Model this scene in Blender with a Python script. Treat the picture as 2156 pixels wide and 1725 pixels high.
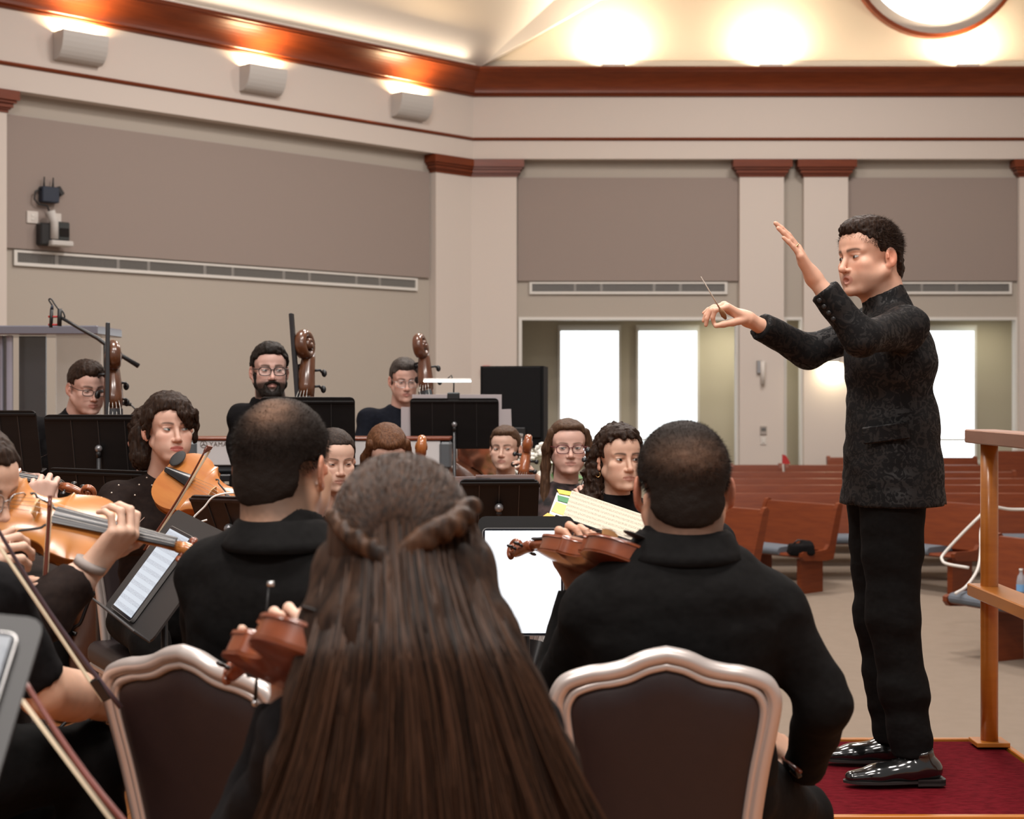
import bpy, math, random
import numpy as np
from mathutils import Vector, Matrix, Euler
R = math.radians
PI = math.pi
random.seed(7)
rng = np.random.default_rng(7)
for o in list(bpy.data.objects):
    bpy.data.objects.remove(o, do_unlink=True)
scn = bpy.context.scene
COL = scn.collection

# ---------------------------------------------------------------- camera
F = 3222.0            # focal length in pixels of the 2156 x 1725 frame
EYE = 1.43            # camera height above the stage floor
HOR = 830.0           # picture row of the horizon
cam = bpy.data.cameras.new('camera')
cam.sensor_fit = 'HORIZONTAL'; cam.sensor_width = 36.0
cam.lens = F / 2156.0 * 36.0
cam.shift_y = -(862.5 - HOR) / 2156.0
cam.clip_start = 0.05; cam.clip_end = 200
cam.dof.use_dof = True; cam.dof.focus_distance = 4.7; cam.dof.aperture_fstop = 5.6
camo = bpy.data.objects.new('camera', cam); COL.objects.link(camo)
camo.location = (0, 0, EYE); camo.rotation_euler = (R(90), 0, 0)
scn.camera = camo

# ---------------------------------------------------------------- world, exposure
scn.view_settings.view_transform = 'Standard'
scn.view_settings.look = 'None'
scn.view_settings.gamma = 1.0
scn.view_settings.use_curve_mapping = False
scn.view_settings.exposure = 0.2
w = bpy.data.worlds.new('world'); scn.world = w; w.use_nodes = True
w.node_tree.nodes['Background'].inputs[0].default_value = (1.0, 0.97, 0.95, 1)
w.node_tree.nodes['Background'].inputs[1].default_value = 0.30
scn.cycles.use_denoising = True
scn.cycles.max_bounces = 6
scn.cycles.diffuse_bounces = 3
scn.cycles.caustics_reflective = False
scn.cycles.caustics_refractive = False
scn.cycles.sample_clamp_indirect = 4.0

def area_light(name, loc, size, power, col, target=None, size_y=None, spread=180):
    l = bpy.data.lights.new(name, 'AREA'); l.energy = power; l.color = col
    l.size = size
    if size_y: l.shape = 'RECTANGLE'; l.size_y = size_y
    else: l.shape = 'DISK'
    l.spread = R(spread)
    o = bpy.data.objects.new(name, l); COL.objects.link(o); o.location = loc
    d = (Vector(target) - Vector(loc)) if target else Vector((0, 0, -1))
    o.rotation_euler = d.to_track_quat('-Z', 'Y').to_euler()
    return o
# the warm ceiling lamps of the sanctuary, hung high above the orchestra and the nave; the last two are added fills
WARM = (1.0, 0.93, 0.875)
area_light('unseen_overhead_light', (-1.2, 2.2, 7.6), 1.6, 240, WARM)
area_light('unseen_overhead_light', (1.6, 3.6, 7.6), 1.6, 240, WARM)
area_light('unseen_overhead_light', (-2.0, 7.5, 7.6), 1.6, 220, WARM)
area_light('unseen_overhead_light', (2.2, 10.5, 7.6), 1.6, 240, WARM)
area_light('unseen_overhead_light', (4.0, 16.0, 7.6), 1.6, 240, WARM)
area_light('unseen_overhead_light', (-0.5, 14.0, 7.6), 1.6, 240, WARM)
area_light('unseen_overhead_light', (-2.4, -1.6, 6.4), 1.6, 230, WARM)  # added behind the camera to light faces from the front
area_light('unseen_overhead_light', (1.4, -1.8, 6.4), 1.6, 200, WARM)  # second added fill behind the camera
# ---------------------------------------------------------------- helpers
def P(px, py, D):
    return Vector(((px - 1078.0) / F * D, D, EYE - (py - HOR) / F * D))
def V(*a): return Vector(a)
def lerp(a, b, t): return a + (b - a) * t

def setp(o, label=None, cat=None, group=None, kind=None):
    if label: o['label'] = label
    if cat: o['category'] = cat
    if group: o['group'] = group
    if kind: o['kind'] = kind
    return o
def thing(name, label, cat, loc=(0, 0, 0), group=None, rotz=0):
    o = bpy.data.objects.new(name, None); COL.objects.link(o)
    o.location = loc; o.rotation_euler = (0, 0, rotz); o.empty_display_size = .05
    return setp(o, label, cat, group)

def make_mesh(name, v, f, smooth=True, colors=None):
    """v (n,3) array, f list of tuples or (m,k) array"""
    me = bpy.data.meshes.new(name)
    v = np.asarray(v, dtype=np.float32)
    if isinstance(f, np.ndarray):
        m, k = f.shape
        me.vertices.add(len(v)); me.vertices.foreach_set('co', v.ravel())
        me.loops.add(m * k); me.loops.foreach_set('vertex_index', f.astype(np.int32).ravel())
        me.polygons.add(m)
        me.polygons.foreach_set('loop_start', np.arange(0, m * k, k, dtype=np.int32))
        me.update(calc_edges=True)
    else:
        me.from_pydata([tuple(map(float, p)) for p in v], [], f)
        me.update()
    if smooth is True:
        me.polygons.foreach_set('use_smooth', np.ones(len(me.polygons), dtype=bool))
    if colors is not None:
        ca = me.color_attributes.new('Col', 'FLOAT_COLOR', 'POINT')
        c = np.ones((len(v), 4), dtype=np.float32); c[:, :3] = colors
        ca.data.foreach_set('color', c.ravel())
    return me
def link(name, me, mat, parent=None, loc=None):
    o = bpy.data.objects.new(name, me); COL.objects.link(o)
    if mat is not None: me.materials.append(mat)
    if parent is not None: o.parent = parent
    if loc is not None: o.location = loc
    return o

class MB:
    """collects shapes into one mesh"""
    def __init__(s): s.v = []; s.f = []; s.sm = []
    def add(s, v, f, M=None, smooth=False):
        b = len(s.v)
        for p in v:
            p = Vector(p)
            s.v.append(M @ p if M is not None else p)
        for q in f: s.f.append(tuple(i + b for i in q)); s.sm.append(smooth)
        return s
    def box(s, c, h, M=None):
        x, y, z = c; a, b, d = h
        v = [(x+i*a, y+j*b, z+k*d) for i in (-1, 1) for j in (-1, 1) for k in (-1, 1)]
        f = [(0, 1, 3, 2), (4, 6, 7, 5), (0, 4, 5, 1), (2, 3, 7, 6), (0, 2, 6, 4), (1, 5, 7, 3)]
        return s.add(v, f, M)
    def bbox(s, c, h, r=.004, M=None):
        """box with chamfered edges"""
        x, y, z = c; a, b, d = h; r = min(r, a*.9, b*.9, d*.9)
        v = []; idx = {}
        for i in (-1, 1):
            for j in (-1, 1):
                for k in (-1, 1):
                    idx[i, j, k] = len(v)
                    v += [(x+i*(a-r), y+j*(b-r), z+k*d), (x+i*(a-r), y+j*b, z+k*(d-r)), (x+i*a, y+j*(b-r), z+k*(d-r))]
        f = []
        I = lambda i, j, k, n: idx[i, j, k] + n
        for k in (-1, 1): f.append(tuple(I(i, j, k, 0) for i, j in ((-1, -1), (1, -1), (1, 1), (-1, 1))))
        for j in (-1, 1): f.append(tuple(I(i, j, k, 1) for i, k in ((-1, -1), (1, -1), (1, 1), (-1, 1))))
        for i in (-1, 1): f.append(tuple(I(i, j, k, 2) for j, k in ((-1, -1), (1, -1), (1, 1), (-1, 1))))
        for i in (-1, 1):
            for j in (-1, 1): f.append((I(i, j, -1, 1), I(i, j, 1, 1), I(i, j, 1, 2), I(i, j, -1, 2)))
        for i in (-1, 1):
            for k in (-1, 1): f.append((I(i, -1, k, 0), I(i, 1, k, 0), I(i, 1, k, 2), I(i, -1, k, 2)))
        for j in (-1, 1):
            for k in (-1, 1): f.append((I(-1, j, k, 0), I(1, j, k, 0), I(1, j, k, 1), I(-1, j, k, 1)))
        for i in (-1, 1):
            for j in (-1, 1):
                for k in (-1, 1): f.append((I(i, j, k, 0), I(i, j, k, 1), I(i, j, k, 2)))
        return s.add(v, f, M)
    def tube(s, pts, rad, n=8, cap=True, M=None, flat=1.0, up=None):
        pts = [Vector(p) for p in pts]
        if not hasattr(rad, '__len__'): rad = [rad] * len(pts)
        u = Vector(up) if up is not None else None
        v = []; f = []
        for i, p in enumerate(pts):
            t = (pts[min(i+1, len(pts)-1)] - pts[max(i-1, 0)])
            if t.length < 1e-9: t = Vector((0, 0, 1))
            t.normalize()
            if u is None:
                u = Vector((0, 0, 1)) if abs(t.z) < .9 else Vector((1, 0, 0))
            a = u - t * u.dot(t)
            if a.length < 1e-6: a = t.orthogonal()
            a.normalize(); b = t.cross(a); u = a
            for k in range(n):
                th = 2*PI*k/n
                v.append(p + (a*math.cos(th)*(flat[i] if hasattr(flat, '__len__') else flat) + b*math.sin(th)) * rad[i])
        for i in range(len(pts)-1):
            for k in range(n):
                f.append((i*n+k, i*n+(k+1) % n, (i+1)*n+(k+1) % n, (i+1)*n+k))
        if cap:
            f.append(tuple(range(n-1, -1, -1))); f.append(tuple((len(pts)-1)*n+k for k in range(n)))
        return s.add(v, f, M, True)
    def lathe(s, prof, n=20, M=None, cap=True):
        v = []; f = []
        for r, z in prof:
            for k in range(n): v.append((r*math.cos(2*PI*k/n), r*math.sin(2*PI*k/n), z))
        for i in range(len(prof)-1):
            for k in range(n): f.append((i*n+k, i*n+(k+1) % n, (i+1)*n+(k+1) % n, (i+1)*n+k))
        if cap:
            f.append(tuple(range(n-1, -1, -1))); f.append(tuple((len(prof)-1)*n+k for k in range(n)))
        return s.add(v, f, M, True)
    def ball(s, c, r, M=None, n=12):
        if not hasattr(r, '__len__'): r = (r, r, r)
        v = []; f = []
        for i in range(n+1):
            th = PI*i/n
            for k in range(2*n):
                ph = PI*k/n
                v.append((c[0]+r[0]*math.sin(th)*math.cos(ph), c[1]+r[1]*math.sin(th)*math.sin(ph), c[2]+r[2]*math.cos(th)))
        for i in range(n):
            for k in range(2*n): f.append((i*2*n+k, (i+1)*2*n+k, (i+1)*2*n+(k+1) % (2*n), i*2*n+(k+1) % (2*n)))
        return s.add(v, f, M, True)
    def prism(s, pts, h0, h1, M=None, smooth=False):
        """polygon in xy extruded h0..h1 in z"""
        n = len(pts)
        v = [(x, y, h0) for x, y in pts] + [(x, y, h1) for x, y in pts]
        f = [tuple(range(n-1, -1, -1)), tuple(range(n, 2*n))] + [(i, (i+1) % n, n+(i+1) % n, n+i) for i in range(n)]
        return s.add(v, f, M, smooth)
    def grid(s, fn, nu, nv, M=None, closed=False):
        v = [fn(i/nu, j/nv) for i in range(nu+1) for j in range(nv+1)]
        f = [(i*(nv+1)+j, (i+1)*(nv+1)+j, (i+1)*(nv+1)+j+1, i*(nv+1)+j+1) for i in range(nu) for j in range(nv)]
        return s.add(v, f, M, True)
    def build(s, name, mat, parent=None, loc=None, smooth=None):
        me = make_mesh(name, [tuple(p) for p in s.v], s.f, smooth=False)
        sm = np.array(s.sm if smooth is None else [smooth]*len(s.f), dtype=bool)
        me.polygons.foreach_set('use_smooth', sm)
        return link(name, me, mat, parent, loc)
    def local(s, M):
        """transform everything collected so far"""
        s.v = [M @ p for p in s.v]; return s

def frame(o, x=None, y=None, z=None):
    """matrix at o; two of the axes given, the first given is kept exact (order z, y, x)"""
    o = Vector(o)
    if z is not None and y is not None:
        z = Vector(z).normalized(); y = Vector(y); y = (y - z*y.dot(z)).normalized(); x = y.cross(z)
    elif y is not None and x is not None:
        y = Vector(y).normalized(); x = Vector(x); x = (x - y*x.dot(y)).normalized(); z = x.cross(y)
    elif x is not None and z is not None:
        x = Vector(x).normalized(); z = Vector(z); z = (z - x*z.dot(x)).normalized(); y = z.cross(x)
    return Matrix(((x.x, y.x, z.x, o.x), (x.y, y.y, z.y, o.y), (x.z, y.z, z.z, o.z), (0, 0, 0, 1)))
def yframe(o, y, z):
    """y exact, z approximate"""
    y = Vector(y).normalized(); z = Vector(z); z = (z - y*z.dot(y)).normalized(); x = y.cross(z); o = Vector(o)
    return Matrix(((x.x, y.x, z.x, o.x), (x.y, y.y, z.y, o.y), (x.z, y.z, z.z, o.z), (0, 0, 0, 1)))

def spline(pts, n, closed=False):
    """Catmull-Rom through pts"""
    pts = [Vector(p) for p in pts]; out = []; m = len(pts)
    segs = m if closed else m-1
    for i in range(segs):
        p0 = pts[(i-1) % m] if closed or i > 0 else pts[0]*2 - pts[1]
        p1 = pts[i]; p2 = pts[(i+1) % m]
        p3 = pts[(i+2) % m] if closed or i+2 < m else pts[-1]*2 - pts[-2]
        for k in range(n):
            t = k/n
            out.append(.5*((2*p1)+(-p0+p2)*t+(2*p0-5*p1+4*p2-p3)*t*t+(-p0+3*p1-3*p2+p3)*t**3))
    if not closed: out.append(pts[-1])
    return out

# ---------------------------------------------------------------- materials
MATS = {}
def mat(name, col, rough=.6, metal=0, spec=.5, noise=None, bump=None, coat=0, attr=False, emit=None, sheen=0, sub=0, trans=0, alpha=1):
    """noise = (scale(3), amount, second colour, detail); bump = (scale(3), strength, distance)"""
    if name in MATS: return MATS[name]
    m = bpy.data.materials.new(name); m.use_nodes = True; nt = m.node_tree; N = nt.nodes; L = nt.links
    b = N['Principled BSDF']
    b.inputs['Base Color'].default_value = (*col, 1); b.inputs['Roughness'].default_value = rough
    b.inputs['Metallic'].default_value = metal; b.inputs['Specular IOR Level'].default_value = spec
    if coat: b.inputs['Coat Weight'].default_value = coat; b.inputs['Coat Roughness'].default_value = .15
    if sheen: b.inputs['Sheen Weight'].default_value = sheen; b.inputs['Sheen Roughness'].default_value = .5
    if sub:
        b.inputs['Subsurface Weight'].default_value = sub; b.inputs['Subsurface Radius'].default_value = (.012, .005, .003); b.inputs['Subsurface Scale'].default_value = 1.0
    if trans: b.inputs['Transmission Weight'].default_value = trans
    if alpha < 1: b.inputs['Alpha'].default_value = alpha
    if emit: b.inputs['Emission Color'].default_value = (*emit[0], 1); b.inputs['Emission Strength'].default_value = emit[1]
    tc = N.new('ShaderNodeTexCoord')
    def tex(scale, detail=3, rough_=.55):
        mp = N.new('ShaderNodeMapping'); mp.inputs['Scale'].default_value = scale if hasattr(scale, '__len__') else (scale,)*3
        L.new(tc.outputs['Object'], mp.inputs['Vector'])
        t = N.new('ShaderNodeTexNoise'); t.inputs['Scale'].default_value = 1; t.inputs['Detail'].default_value = detail; t.inputs['Roughness'].default_value = rough_
        L.new(mp.outputs['Vector'], t.inputs['Vector']); return t
    src = None
    if attr:
        a = N.new('ShaderNodeAttribute'); a.attribute_name = 'Col'; src = a.outputs['Color']; L.new(src, b.inputs['Base Color'])
    if noise:
        t = tex(noise[0], noise[3] if len(noise) > 3 else 3)
        rp = N.new('ShaderNodeMapRange'); rp.inputs[1].default_value = .35; rp.inputs[2].default_value = .65; rp.inputs[4].default_value = noise[1]
        L.new(t.outputs['Fac'], rp.inputs['Value'])
        mx = N.new('ShaderNodeMix'); mx.data_type = 'RGBA'
        mx.inputs[6].default_value = (*col, 1); mx.inputs[7].default_value = (*noise[2], 1)
        if src: L.new(src, mx.inputs[6])
        L.new(rp.outputs[0], mx.inputs[0]); L.new(mx.outputs[2], b.inputs['Base Color'])
    if bump:
        t2 = tex(bump[0], 2)
        bp = N.new('ShaderNodeBump'); bp.inputs['Strength'].default_value = bump[1]; bp.inputs['Distance'].default_value = bump[2] if len(bump) > 2 else .002
        L.new(t2.outputs['Fac'], bp.inputs['Height']); L.new(bp.outputs['Normal'], b.inputs['Normal'])
    MATS[name] = m
    return m
def emis(name, col, strength):
    return mat(name, (0, 0, 0), .5, emit=(col, strength))

# ---------------------------------------------------------------- noise and distance-field modelling
def vnoise(p, seed=0):
    """value noise on an (n,3) array, about -1..1"""
    i = np.floor(p).astype(np.int64); f = p - i; f = f*f*(3-2*f)
    def h(a, b, c):
        n = (a*374761393 + b*668265263 + c*2147483647 + seed*974711) & 0x7fffffff
        n = ((n ^ (n >> 13)) * 1274126177) & 0x7fffffff
        return ((n ^ (n >> 16)) & 0xffff) / 32767.5 - 1.0
    r = 0
    for a in (0, 1):
        for b in (0, 1):
            for c in (0, 1):
                wt = (f[:, 0] if a else 1-f[:, 0]) * (f[:, 1] if b else 1-f[:, 1]) * (f[:, 2] if c else 1-f[:, 2])
                r = r + wt*h(i[:, 0]+a, i[:, 1]+b, i[:, 2]+c)
    return r

class SDF:
    """smooth union of simple solids turned into one closed mesh"""
    def __init__(s): s.p = []
    def cone(s, a, b, ra, rb, k=.01, op='+', flat=None, cut=None, cut0=None):
        """round cone; flat=(dir, factor) squeezes it; cut=True ends it flat at b"""
        a = np.array(a, float); b = np.array(b, float); R_ = max(ra, rb)
        lo = np.minimum(a, b) - R_*1.02; hi = np.maximum(a, b) + R_*1.02
        ab = b - a; L2 = max(ab @ ab, 1e-12); nn = ab/math.sqrt(L2)
        fl = None
        if flat is not None: fd = np.array(flat[0], float); fd = fd/np.linalg.norm(fd); fl = (fd, flat[1])
        def fn(x):
            q = x - a; t = np.clip((q @ ab)/L2, 0, 1)
            q = q - t[..., None]*ab
            if fl is not None:
                c = q @ fl[0]; d2 = (q*q).sum(-1) - c*c + (c*fl[1])**2
            else: d2 = (q*q).sum(-1)
            d = np.sqrt(d2) - (ra + t*(rb-ra))
            if cut: d = np.maximum(d, (x-b) @ nn)
            if cut0: d = np.maximum(d, -((x-a) @ nn))
            return d
        s.p.append((fn, lo, hi, op, k)); return s
    def ell(s, c, r, k=.01, op='+', rot=None):
        c = np.array(c, float); r = np.array(r, float)
        M = np.array(rot) if rot is not None else None
        e = r if M is None else np.full(3, r.max())
        def fn(x):
            q = x - c
            if M is not None: q = q @ M
            k0 = np.sqrt(((q/r)**2).sum(-1)); k1 = np.sqrt(((q/(r*r))**2).sum(-1)) + 1e-9
            return k0*(k0-1)/k1
        s.p.append((fn, c-e, c+e, op, k)); return s
    def box(s, c, h, rad, axes=None, k=.01, op='+'):
        c = np.array(c, float); h = np.array(h, float) - rad
        M = np.array(axes, float).T if axes is not None else np.eye(3)
        e = np.abs(M) @ (h+rad)
        def fn(x):
            q = np.abs((x-c) @ M) - h
            return np.sqrt((np.maximum(q, 0)**2).sum(-1)) + np.minimum(q.max(-1), 0) - rad
        s.p.append((fn, c-e, c+e, op, k)); return s
    def plane(s, pt, n, k=.004):
        """keep only the side against n"""
        pt = np.array(pt, float); n = np.array(n, float); n = n/np.linalg.norm(n)
        s.p.append((lambda x: (x-pt) @ n, None, None, '&', k)); return s
    def mesh(s, h, disp=None):
        add = [q for q in s.p if q[3] == '+']
        kk = max(q[4] for q in add)
        lo = np.min([q[1] for q in add], 0) - 4*h - kk; hi = np.max([q[2] for q in add], 0) + 4*h + kk
        n = np.ceil((hi-lo)/h).astype(int) + 1
        Vv = np.full(tuple(n), 1.0)
        for fn, l, u, op, k in s.p:
            mg = k + 3*h
            if l is None: i0 = np.zeros(3, int); i1 = n
            else:
                i0 = np.maximum(np.floor((l-mg-lo)/h).astype(int), 0); i1 = np.minimum(np.ceil((u+mg-lo)/h).astype(int)+1, n)
                if (i1 <= i0).any(): continue
            ax = [lo[d] + h*np.arange(i0[d], i1[d]) for d in range(3)]
            G = np.stack(np.meshgrid(*ax, indexing='ij'), -1)
            d = fn(G)
            sl = tuple(slice(i0[q], i1[q]) for q in range(3))
            o = Vv[sl]
            if op == '+':
                hh = np.maximum(k - np.abs(o-d), 0)/k
                Vv[sl] = np.minimum(o, d) - hh*hh*k*.25
            else:
                dd = -d if op == '-' else d
                hh = np.maximum(k - np.abs(o-dd), 0)/k
                Vv[sl] = np.maximum(o, dd) + hh*hh*k*.25
        if disp is not None:
            near = np.abs(Vv) < 6*h + .02
            I = np.argwhere(near); Vv[near] += disp(lo + h*I)
        return surface_nets(Vv, lo, h)

def surface_nets(A, lo, h):
    s = A < 0
    c = np.zeros(tuple(np.array(A.shape)-1), np.int8)
    offs = [(a, b, d) for a in (0, 1) for b in (0, 1) for d in (0, 1)]
    nx, ny, nz = c.shape
    for a, b, d in offs: c += s[a:a+nx, b:b+ny, d:d+nz]
    act = (c > 0) & (c < 8)
    idx = np.full(c.shape, -1, np.int64); I, J, K = np.nonzero(act); idx[act] = np.arange(len(I))
    acc = np.zeros((len(I), 3)); cnt = np.zeros(len(I))
    vals = {o: A[I+o[0], J+o[1], K+o[2]] for o in offs}
    for o in offs:
        for ax in range(3):
            if o[ax]: continue
            o2 = list(o); o2[ax] = 1; o2 = tuple(o2)
            v1 = vals[o]; v2 = vals[o2]; m = (v1 < 0) != (v2 < 0)
            den = np.where(m, v1-v2, 1); t = np.where(m, v1/den, 0)
            p = np.tile(np.array(o, float), (len(I), 1)); p[:, ax] += t
            acc += p*m[:, None]; cnt += m
    v = lo + h*(np.stack([I, J, K], 1) + acc/cnt[:, None])
    F_ = []
    for ax in range(3):
        b, d = [(1, 2), (2, 0), (0, 1)][ax]
        sl1 = [slice(1, -1)]*3; sl2 = [slice(1, -1)]*3
        sl1[ax] = slice(0, -1); sl2[ax] = slice(1, None)
        s1 = s[tuple(sl1)]; s2 = s[tuple(sl2)]
        Q = np.argwhere(s1 != s2)
        if not len(Q): continue
        fl = s1[tuple(Q.T)]
        g = Q.copy()
        for q in range(3):
            if q != ax: g[:, q] += 1
        def cell(db, dd):
            e = g.copy(); e[:, b] += db; e[:, d] += dd
            return idx[tuple(e.T)]
        q4 = np.stack([cell(-1, -1), cell(0, -1), cell(0, 0), cell(-1, 0)], 1)
        q4[~fl] = q4[~fl][:, ::-1]
        F_.append(q4)
    return v, np.concatenate(F_)
# ================================================================ materials of the room
m_wall = mat('wall_paint', (.62, .555, .505), .9, noise=((300, 300, 300), .3, (.57, .51, .46)))
m_olive = mat('recess_paint', (.42, .375, .325), .9, noise=((300, 300, 300), .3, (.38, .34, .29)))
m_panel = mat('panel_fabric', (.30, .245, .218), .95, noise=((420, 420, 420), .5, (.26, .212, .188)), bump=((500, 500, 500), .15))
m_white = mat('white_trim', (.66, .64, .60), .6)
m_gable = mat('gable_paint', (.62, .52, .40), .9)
m_ceil = mat('ceiling_paint', (.60, .54, .48), .92)
m_cherry = mat('cherry_wood', (.17, .034, .009), .35, spec=.35, noise=((3, 3, 30), .6, (.11, .021, .006), 5), coat=.12)
m_pew = mat('pew_wood', (.175, .036, .0085), .45, spec=.3, noise=((4, 4, 40), .7, (.12, .022, .006), 5), coat=.06)
m_carpet = mat('beige_carpet', (.265, .212, .168), .98, spec=.1, noise=((9, 9, 9), .35, (.225, .18, .14)), bump=((160, 160, 160), .4, .004))
m_stage = mat('stage_floor_wood', (.36, .14, .045), .3, noise=((40, 3, 3), .6, (.25, .085, .03), 5), coat=.3)
m_cushion = mat('cushion_fabric', (.13, .15, .18), .95, noise=((200, 200, 200), .4, (.10, .115, .14)))
m_grille = mat('vent_grey', (.13, .125, .12), .6)
m_blade = mat('vent_blade', (.24, .23, .215), .5)
m_pane = emis('daylight_pane', (.93, .98, 1.0), 1.9)
m_blackp = mat('black_plastic', (.012, .012, .013), .45)
m_red = mat('alarm_red', (.45, .03, .03), .4)
m_metal = mat('brushed_steel', (.55, .55, .56), .3, metal=1)
m_black = mat('black_metal', (.010, .010, .011), .42)
m_plate = mat('white_plastic', (.62, .58, .54), .5)
m_lampw = mat('lamp_ceramic', (.52, .50, .475), .6)

S2 = math.sqrt(.5)
class Wall:
    def __init__(s, o, t, n): s.o = Vector(o); s.t = Vector(t); s.n = Vector(n)
    def pt(s, a, out, z): p = s.o + s.t*a + s.n*out; return Vector((p.x, p.y, z))
    def box(s, mb, a0, a1, o0, o1, z0, z1):
        v = [s.pt(a, o, z) for a in (a0, a1) for o in (o0, o1) for z in (z0, z1)]
        mb.add(v, [(0, 1, 3, 2), (4, 6, 7, 5), (0, 4, 5, 1), (2, 3, 7, 6), (0, 2, 6, 4), (1, 5, 7, 3)]); return mb
CORNER = (-.606, 21.0, 0)
WB = Wall(CORNER, (1, 0, 0), (0, -1, 0))
WL = Wall(CORNER, (-S2, -S2, 0), (S2, -S2, 0))
def sB(px, out=.1): return (px-1078)/F*(21.0-out) + .606
def sL(px): u = (px-1078)/F; return (21.0 - 21.606/(1-u))*math.sqrt(2)

ZPT, ZPB, ZOP = 4.396, 2.981, 2.486     # panel top, panel bottom, opening head
def struct(name, mb, m, label, parent=None, cat=None):
    o = mb.build(name, m, parent)
    if parent is None: setp(o, label, cat or 'wall', kind='structure')
    return o
B_END = 9.0; L_END = 11.0
# floors
mb = MB(); mb.prism([(-9, -5), (6, -5), (6, 5.56), (.95, 5.56), (.45, 10.2), (-9, 10.2)], -.60, -.012)
struct('floor_stage', mb, m_stage, 'raised wooden stage floor under the orchestra', cat='floor')
sf = bpy.data.objects['floor_stage']
# planks of the stage floor: each a board of its own
pl = MB(); pl.bbox((0, 0, -.006), (.0445, 1.2, .006), .0015)
plm = None
nb = 0
for i in range(-20, 26):
    for j in range(3):
        x = i*.09; y = 3.2 + j*2.4 + (i*37 % 11)*.13
        if y-1.2 < 2.0: pass
        lim = .95 - (min(max(y+1.2, 5.56), 10.2)-5.56)/(10.2-5.56)*.5
        if x > lim-.05 or y > 8.8: continue
        if plm is None:
            o = pl.build('plank', m_stage, sf); plm = o.data
        else:
            o = bpy.data.objects.new('plank', plm); COL.objects.link(o); o.parent = sf
        o.location = (x, y, 0); nb += 1
mb = MB()
def nz(y): return -.53 + max(0, y-13)*.03
ys = [5.0, 13, 23.2]
v = []; f = []
for y in ys: v += [(-12, y, nz(y)), (14, y, nz(y))]
for i in range(len(ys)-1): f.append((2*i, 2*i+1, 2*i+3, 2*i+2))
mb.add(v, f)
struct('floor_nave', mb, m_carpet, 'beige carpet of the nave around the pews', cat='floor')

# back wall (behind pilasters): upper part, openings below
mb = MB()
WB.box(mb, -.3, B_END, -.12, 0, ZOP, 6.0)
for a0, a1 in ((-.3, sB(1093, 0)), (sB(1553, 0), sB(1652, 0)), (sB(1690, 0), sB(1788, 0)), (sB(2140, 0), B_END)):
    WB.box(mb, a0, a1, -.12, 0, -.5, ZOP)
struct('wall_back', mb, m_olive, 'olive beige back wall between the pilasters')
mb = MB(); WL.box(mb, -.3, L_END, -.12, 0, -.6, 6.0)
struct('wall_left', mb, m_olive, 'beige left wall behind the double bass players')
# ambulatory behind the openings
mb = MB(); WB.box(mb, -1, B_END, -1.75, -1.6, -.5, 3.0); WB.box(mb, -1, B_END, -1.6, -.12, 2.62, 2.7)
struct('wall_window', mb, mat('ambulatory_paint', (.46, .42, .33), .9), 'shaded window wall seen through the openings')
# rest of the shell, outside the picture
mb = MB(); mb.box((10.4, 10, 3.2), (.1, 13, 3.8)); struct('wall_right', mb, m_wall, 'right wall of the sanctuary')
mb = MB(); mb.box((-8.6, 3, 3.2), (.1, 10.5, 3.8)); struct('wall_side', mb, m_wall, 'side wall of the chancel')

# pilasters with capitals
PIL = []
def pilaster(W, a0, a1, n, label, ext0=True, ext1=True):
    mb = MB(); W.box(mb, a0, a1, 0, .12, -.5, 4.42)
    o = struct('trim_%d' % n, mb, m_wall, label, cat='pilaster')
    cp = MB()
    for e, z0, z1 in ((.012, 4.395, 4.425), (.03, 4.425, 4.445), (.05, 4.445, 4.49), (.075, 4.49, 4.52), (.10, 4.52, 4.62)):
        W.box(cp, a0-(e if ext0 else 0), a1+(e if ext1 else 0), .0, .12+e, z0, z1)
    cp.build('capital', m_cherry, o)
pilaster(WL, .03, sL(905), 1, 'pale pilaster on the left wall next to the corner', False, True)
pilaster(WB, .05, sB(1088), 2, 'pale pilaster on the back wall next to the corner', False, True)
pilaster(WB, sB(1557), sB(1650), 3, 'pale pilaster carrying the white wall bracket')
pilaster(WB, sB(1692), sB(1785), 4, 'pale pilaster lit by the wall lamp')
pilaster(WB, sB(2146), sB(2240), 5, 'pale pilaster at the right edge')
pilaster(WL, sL(3), sL(3)+.62, 6, 'pale pilaster at the left edge')

# entablature swept round the corner
def sweep(prof, name, m, label, n0=None, parent=None):
    """prof: list of (out, z) ; from left wall end to the right end, mitred"""
    bis = (WL.n + WB.n); bis = bis/(1 + WL.n.dot(WB.n))
    v = []; k = len(prof)
    for st in range(3):
        for o, z in prof:
            if st == 0: p = WL.pt(L_END, o, z)
            elif st == 1: q = WL.o + bis*o; p = Vector((q.x, q.y, z))
            else: p = WB.pt(B_END, o, z)
            v.append(p)
    f = []
    for st in range(2):
        for i in range(k):
            j = (i+1) % k; f.append((st*k+i, st*k+j, (st+1)*k+j, (st+1)*k+i))
    mb = MB(); mb.add(v, f); return struct(name, mb, m, label, parent, cat='trim')
sweep([(-.1, 4.63), (.18, 4.63), (.18, 5.50), (-.1, 5.50)], 'trim_10', m_wall, 'cream fascia band above the pilasters')
sweep([(.15, 4.875), (.195, 4.88), (.21, 4.90), (.195, 4.92), (.15, 4.925)], 'trim_11', m_cherry, 'thin dark wood moulding along the fascia')
cor = [(-.05, 5.475), (.20, 5.475), (.225, 5.49), (.215, 5.505), (.235, 5.515)]
for i in range(9):
    t = i/8; cor.append((.24+.15*t**2.2, 5.52+.25*t))
cor += [(.405, 5.775), (.40, 5.79), (.42, 5.80), (.43, 5.835), (.41, 5.845), (-.05, 5.845)]
sweep(cor, 'trim_12', m_cherry, 'cherry wood cornice running round the hall')

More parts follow.
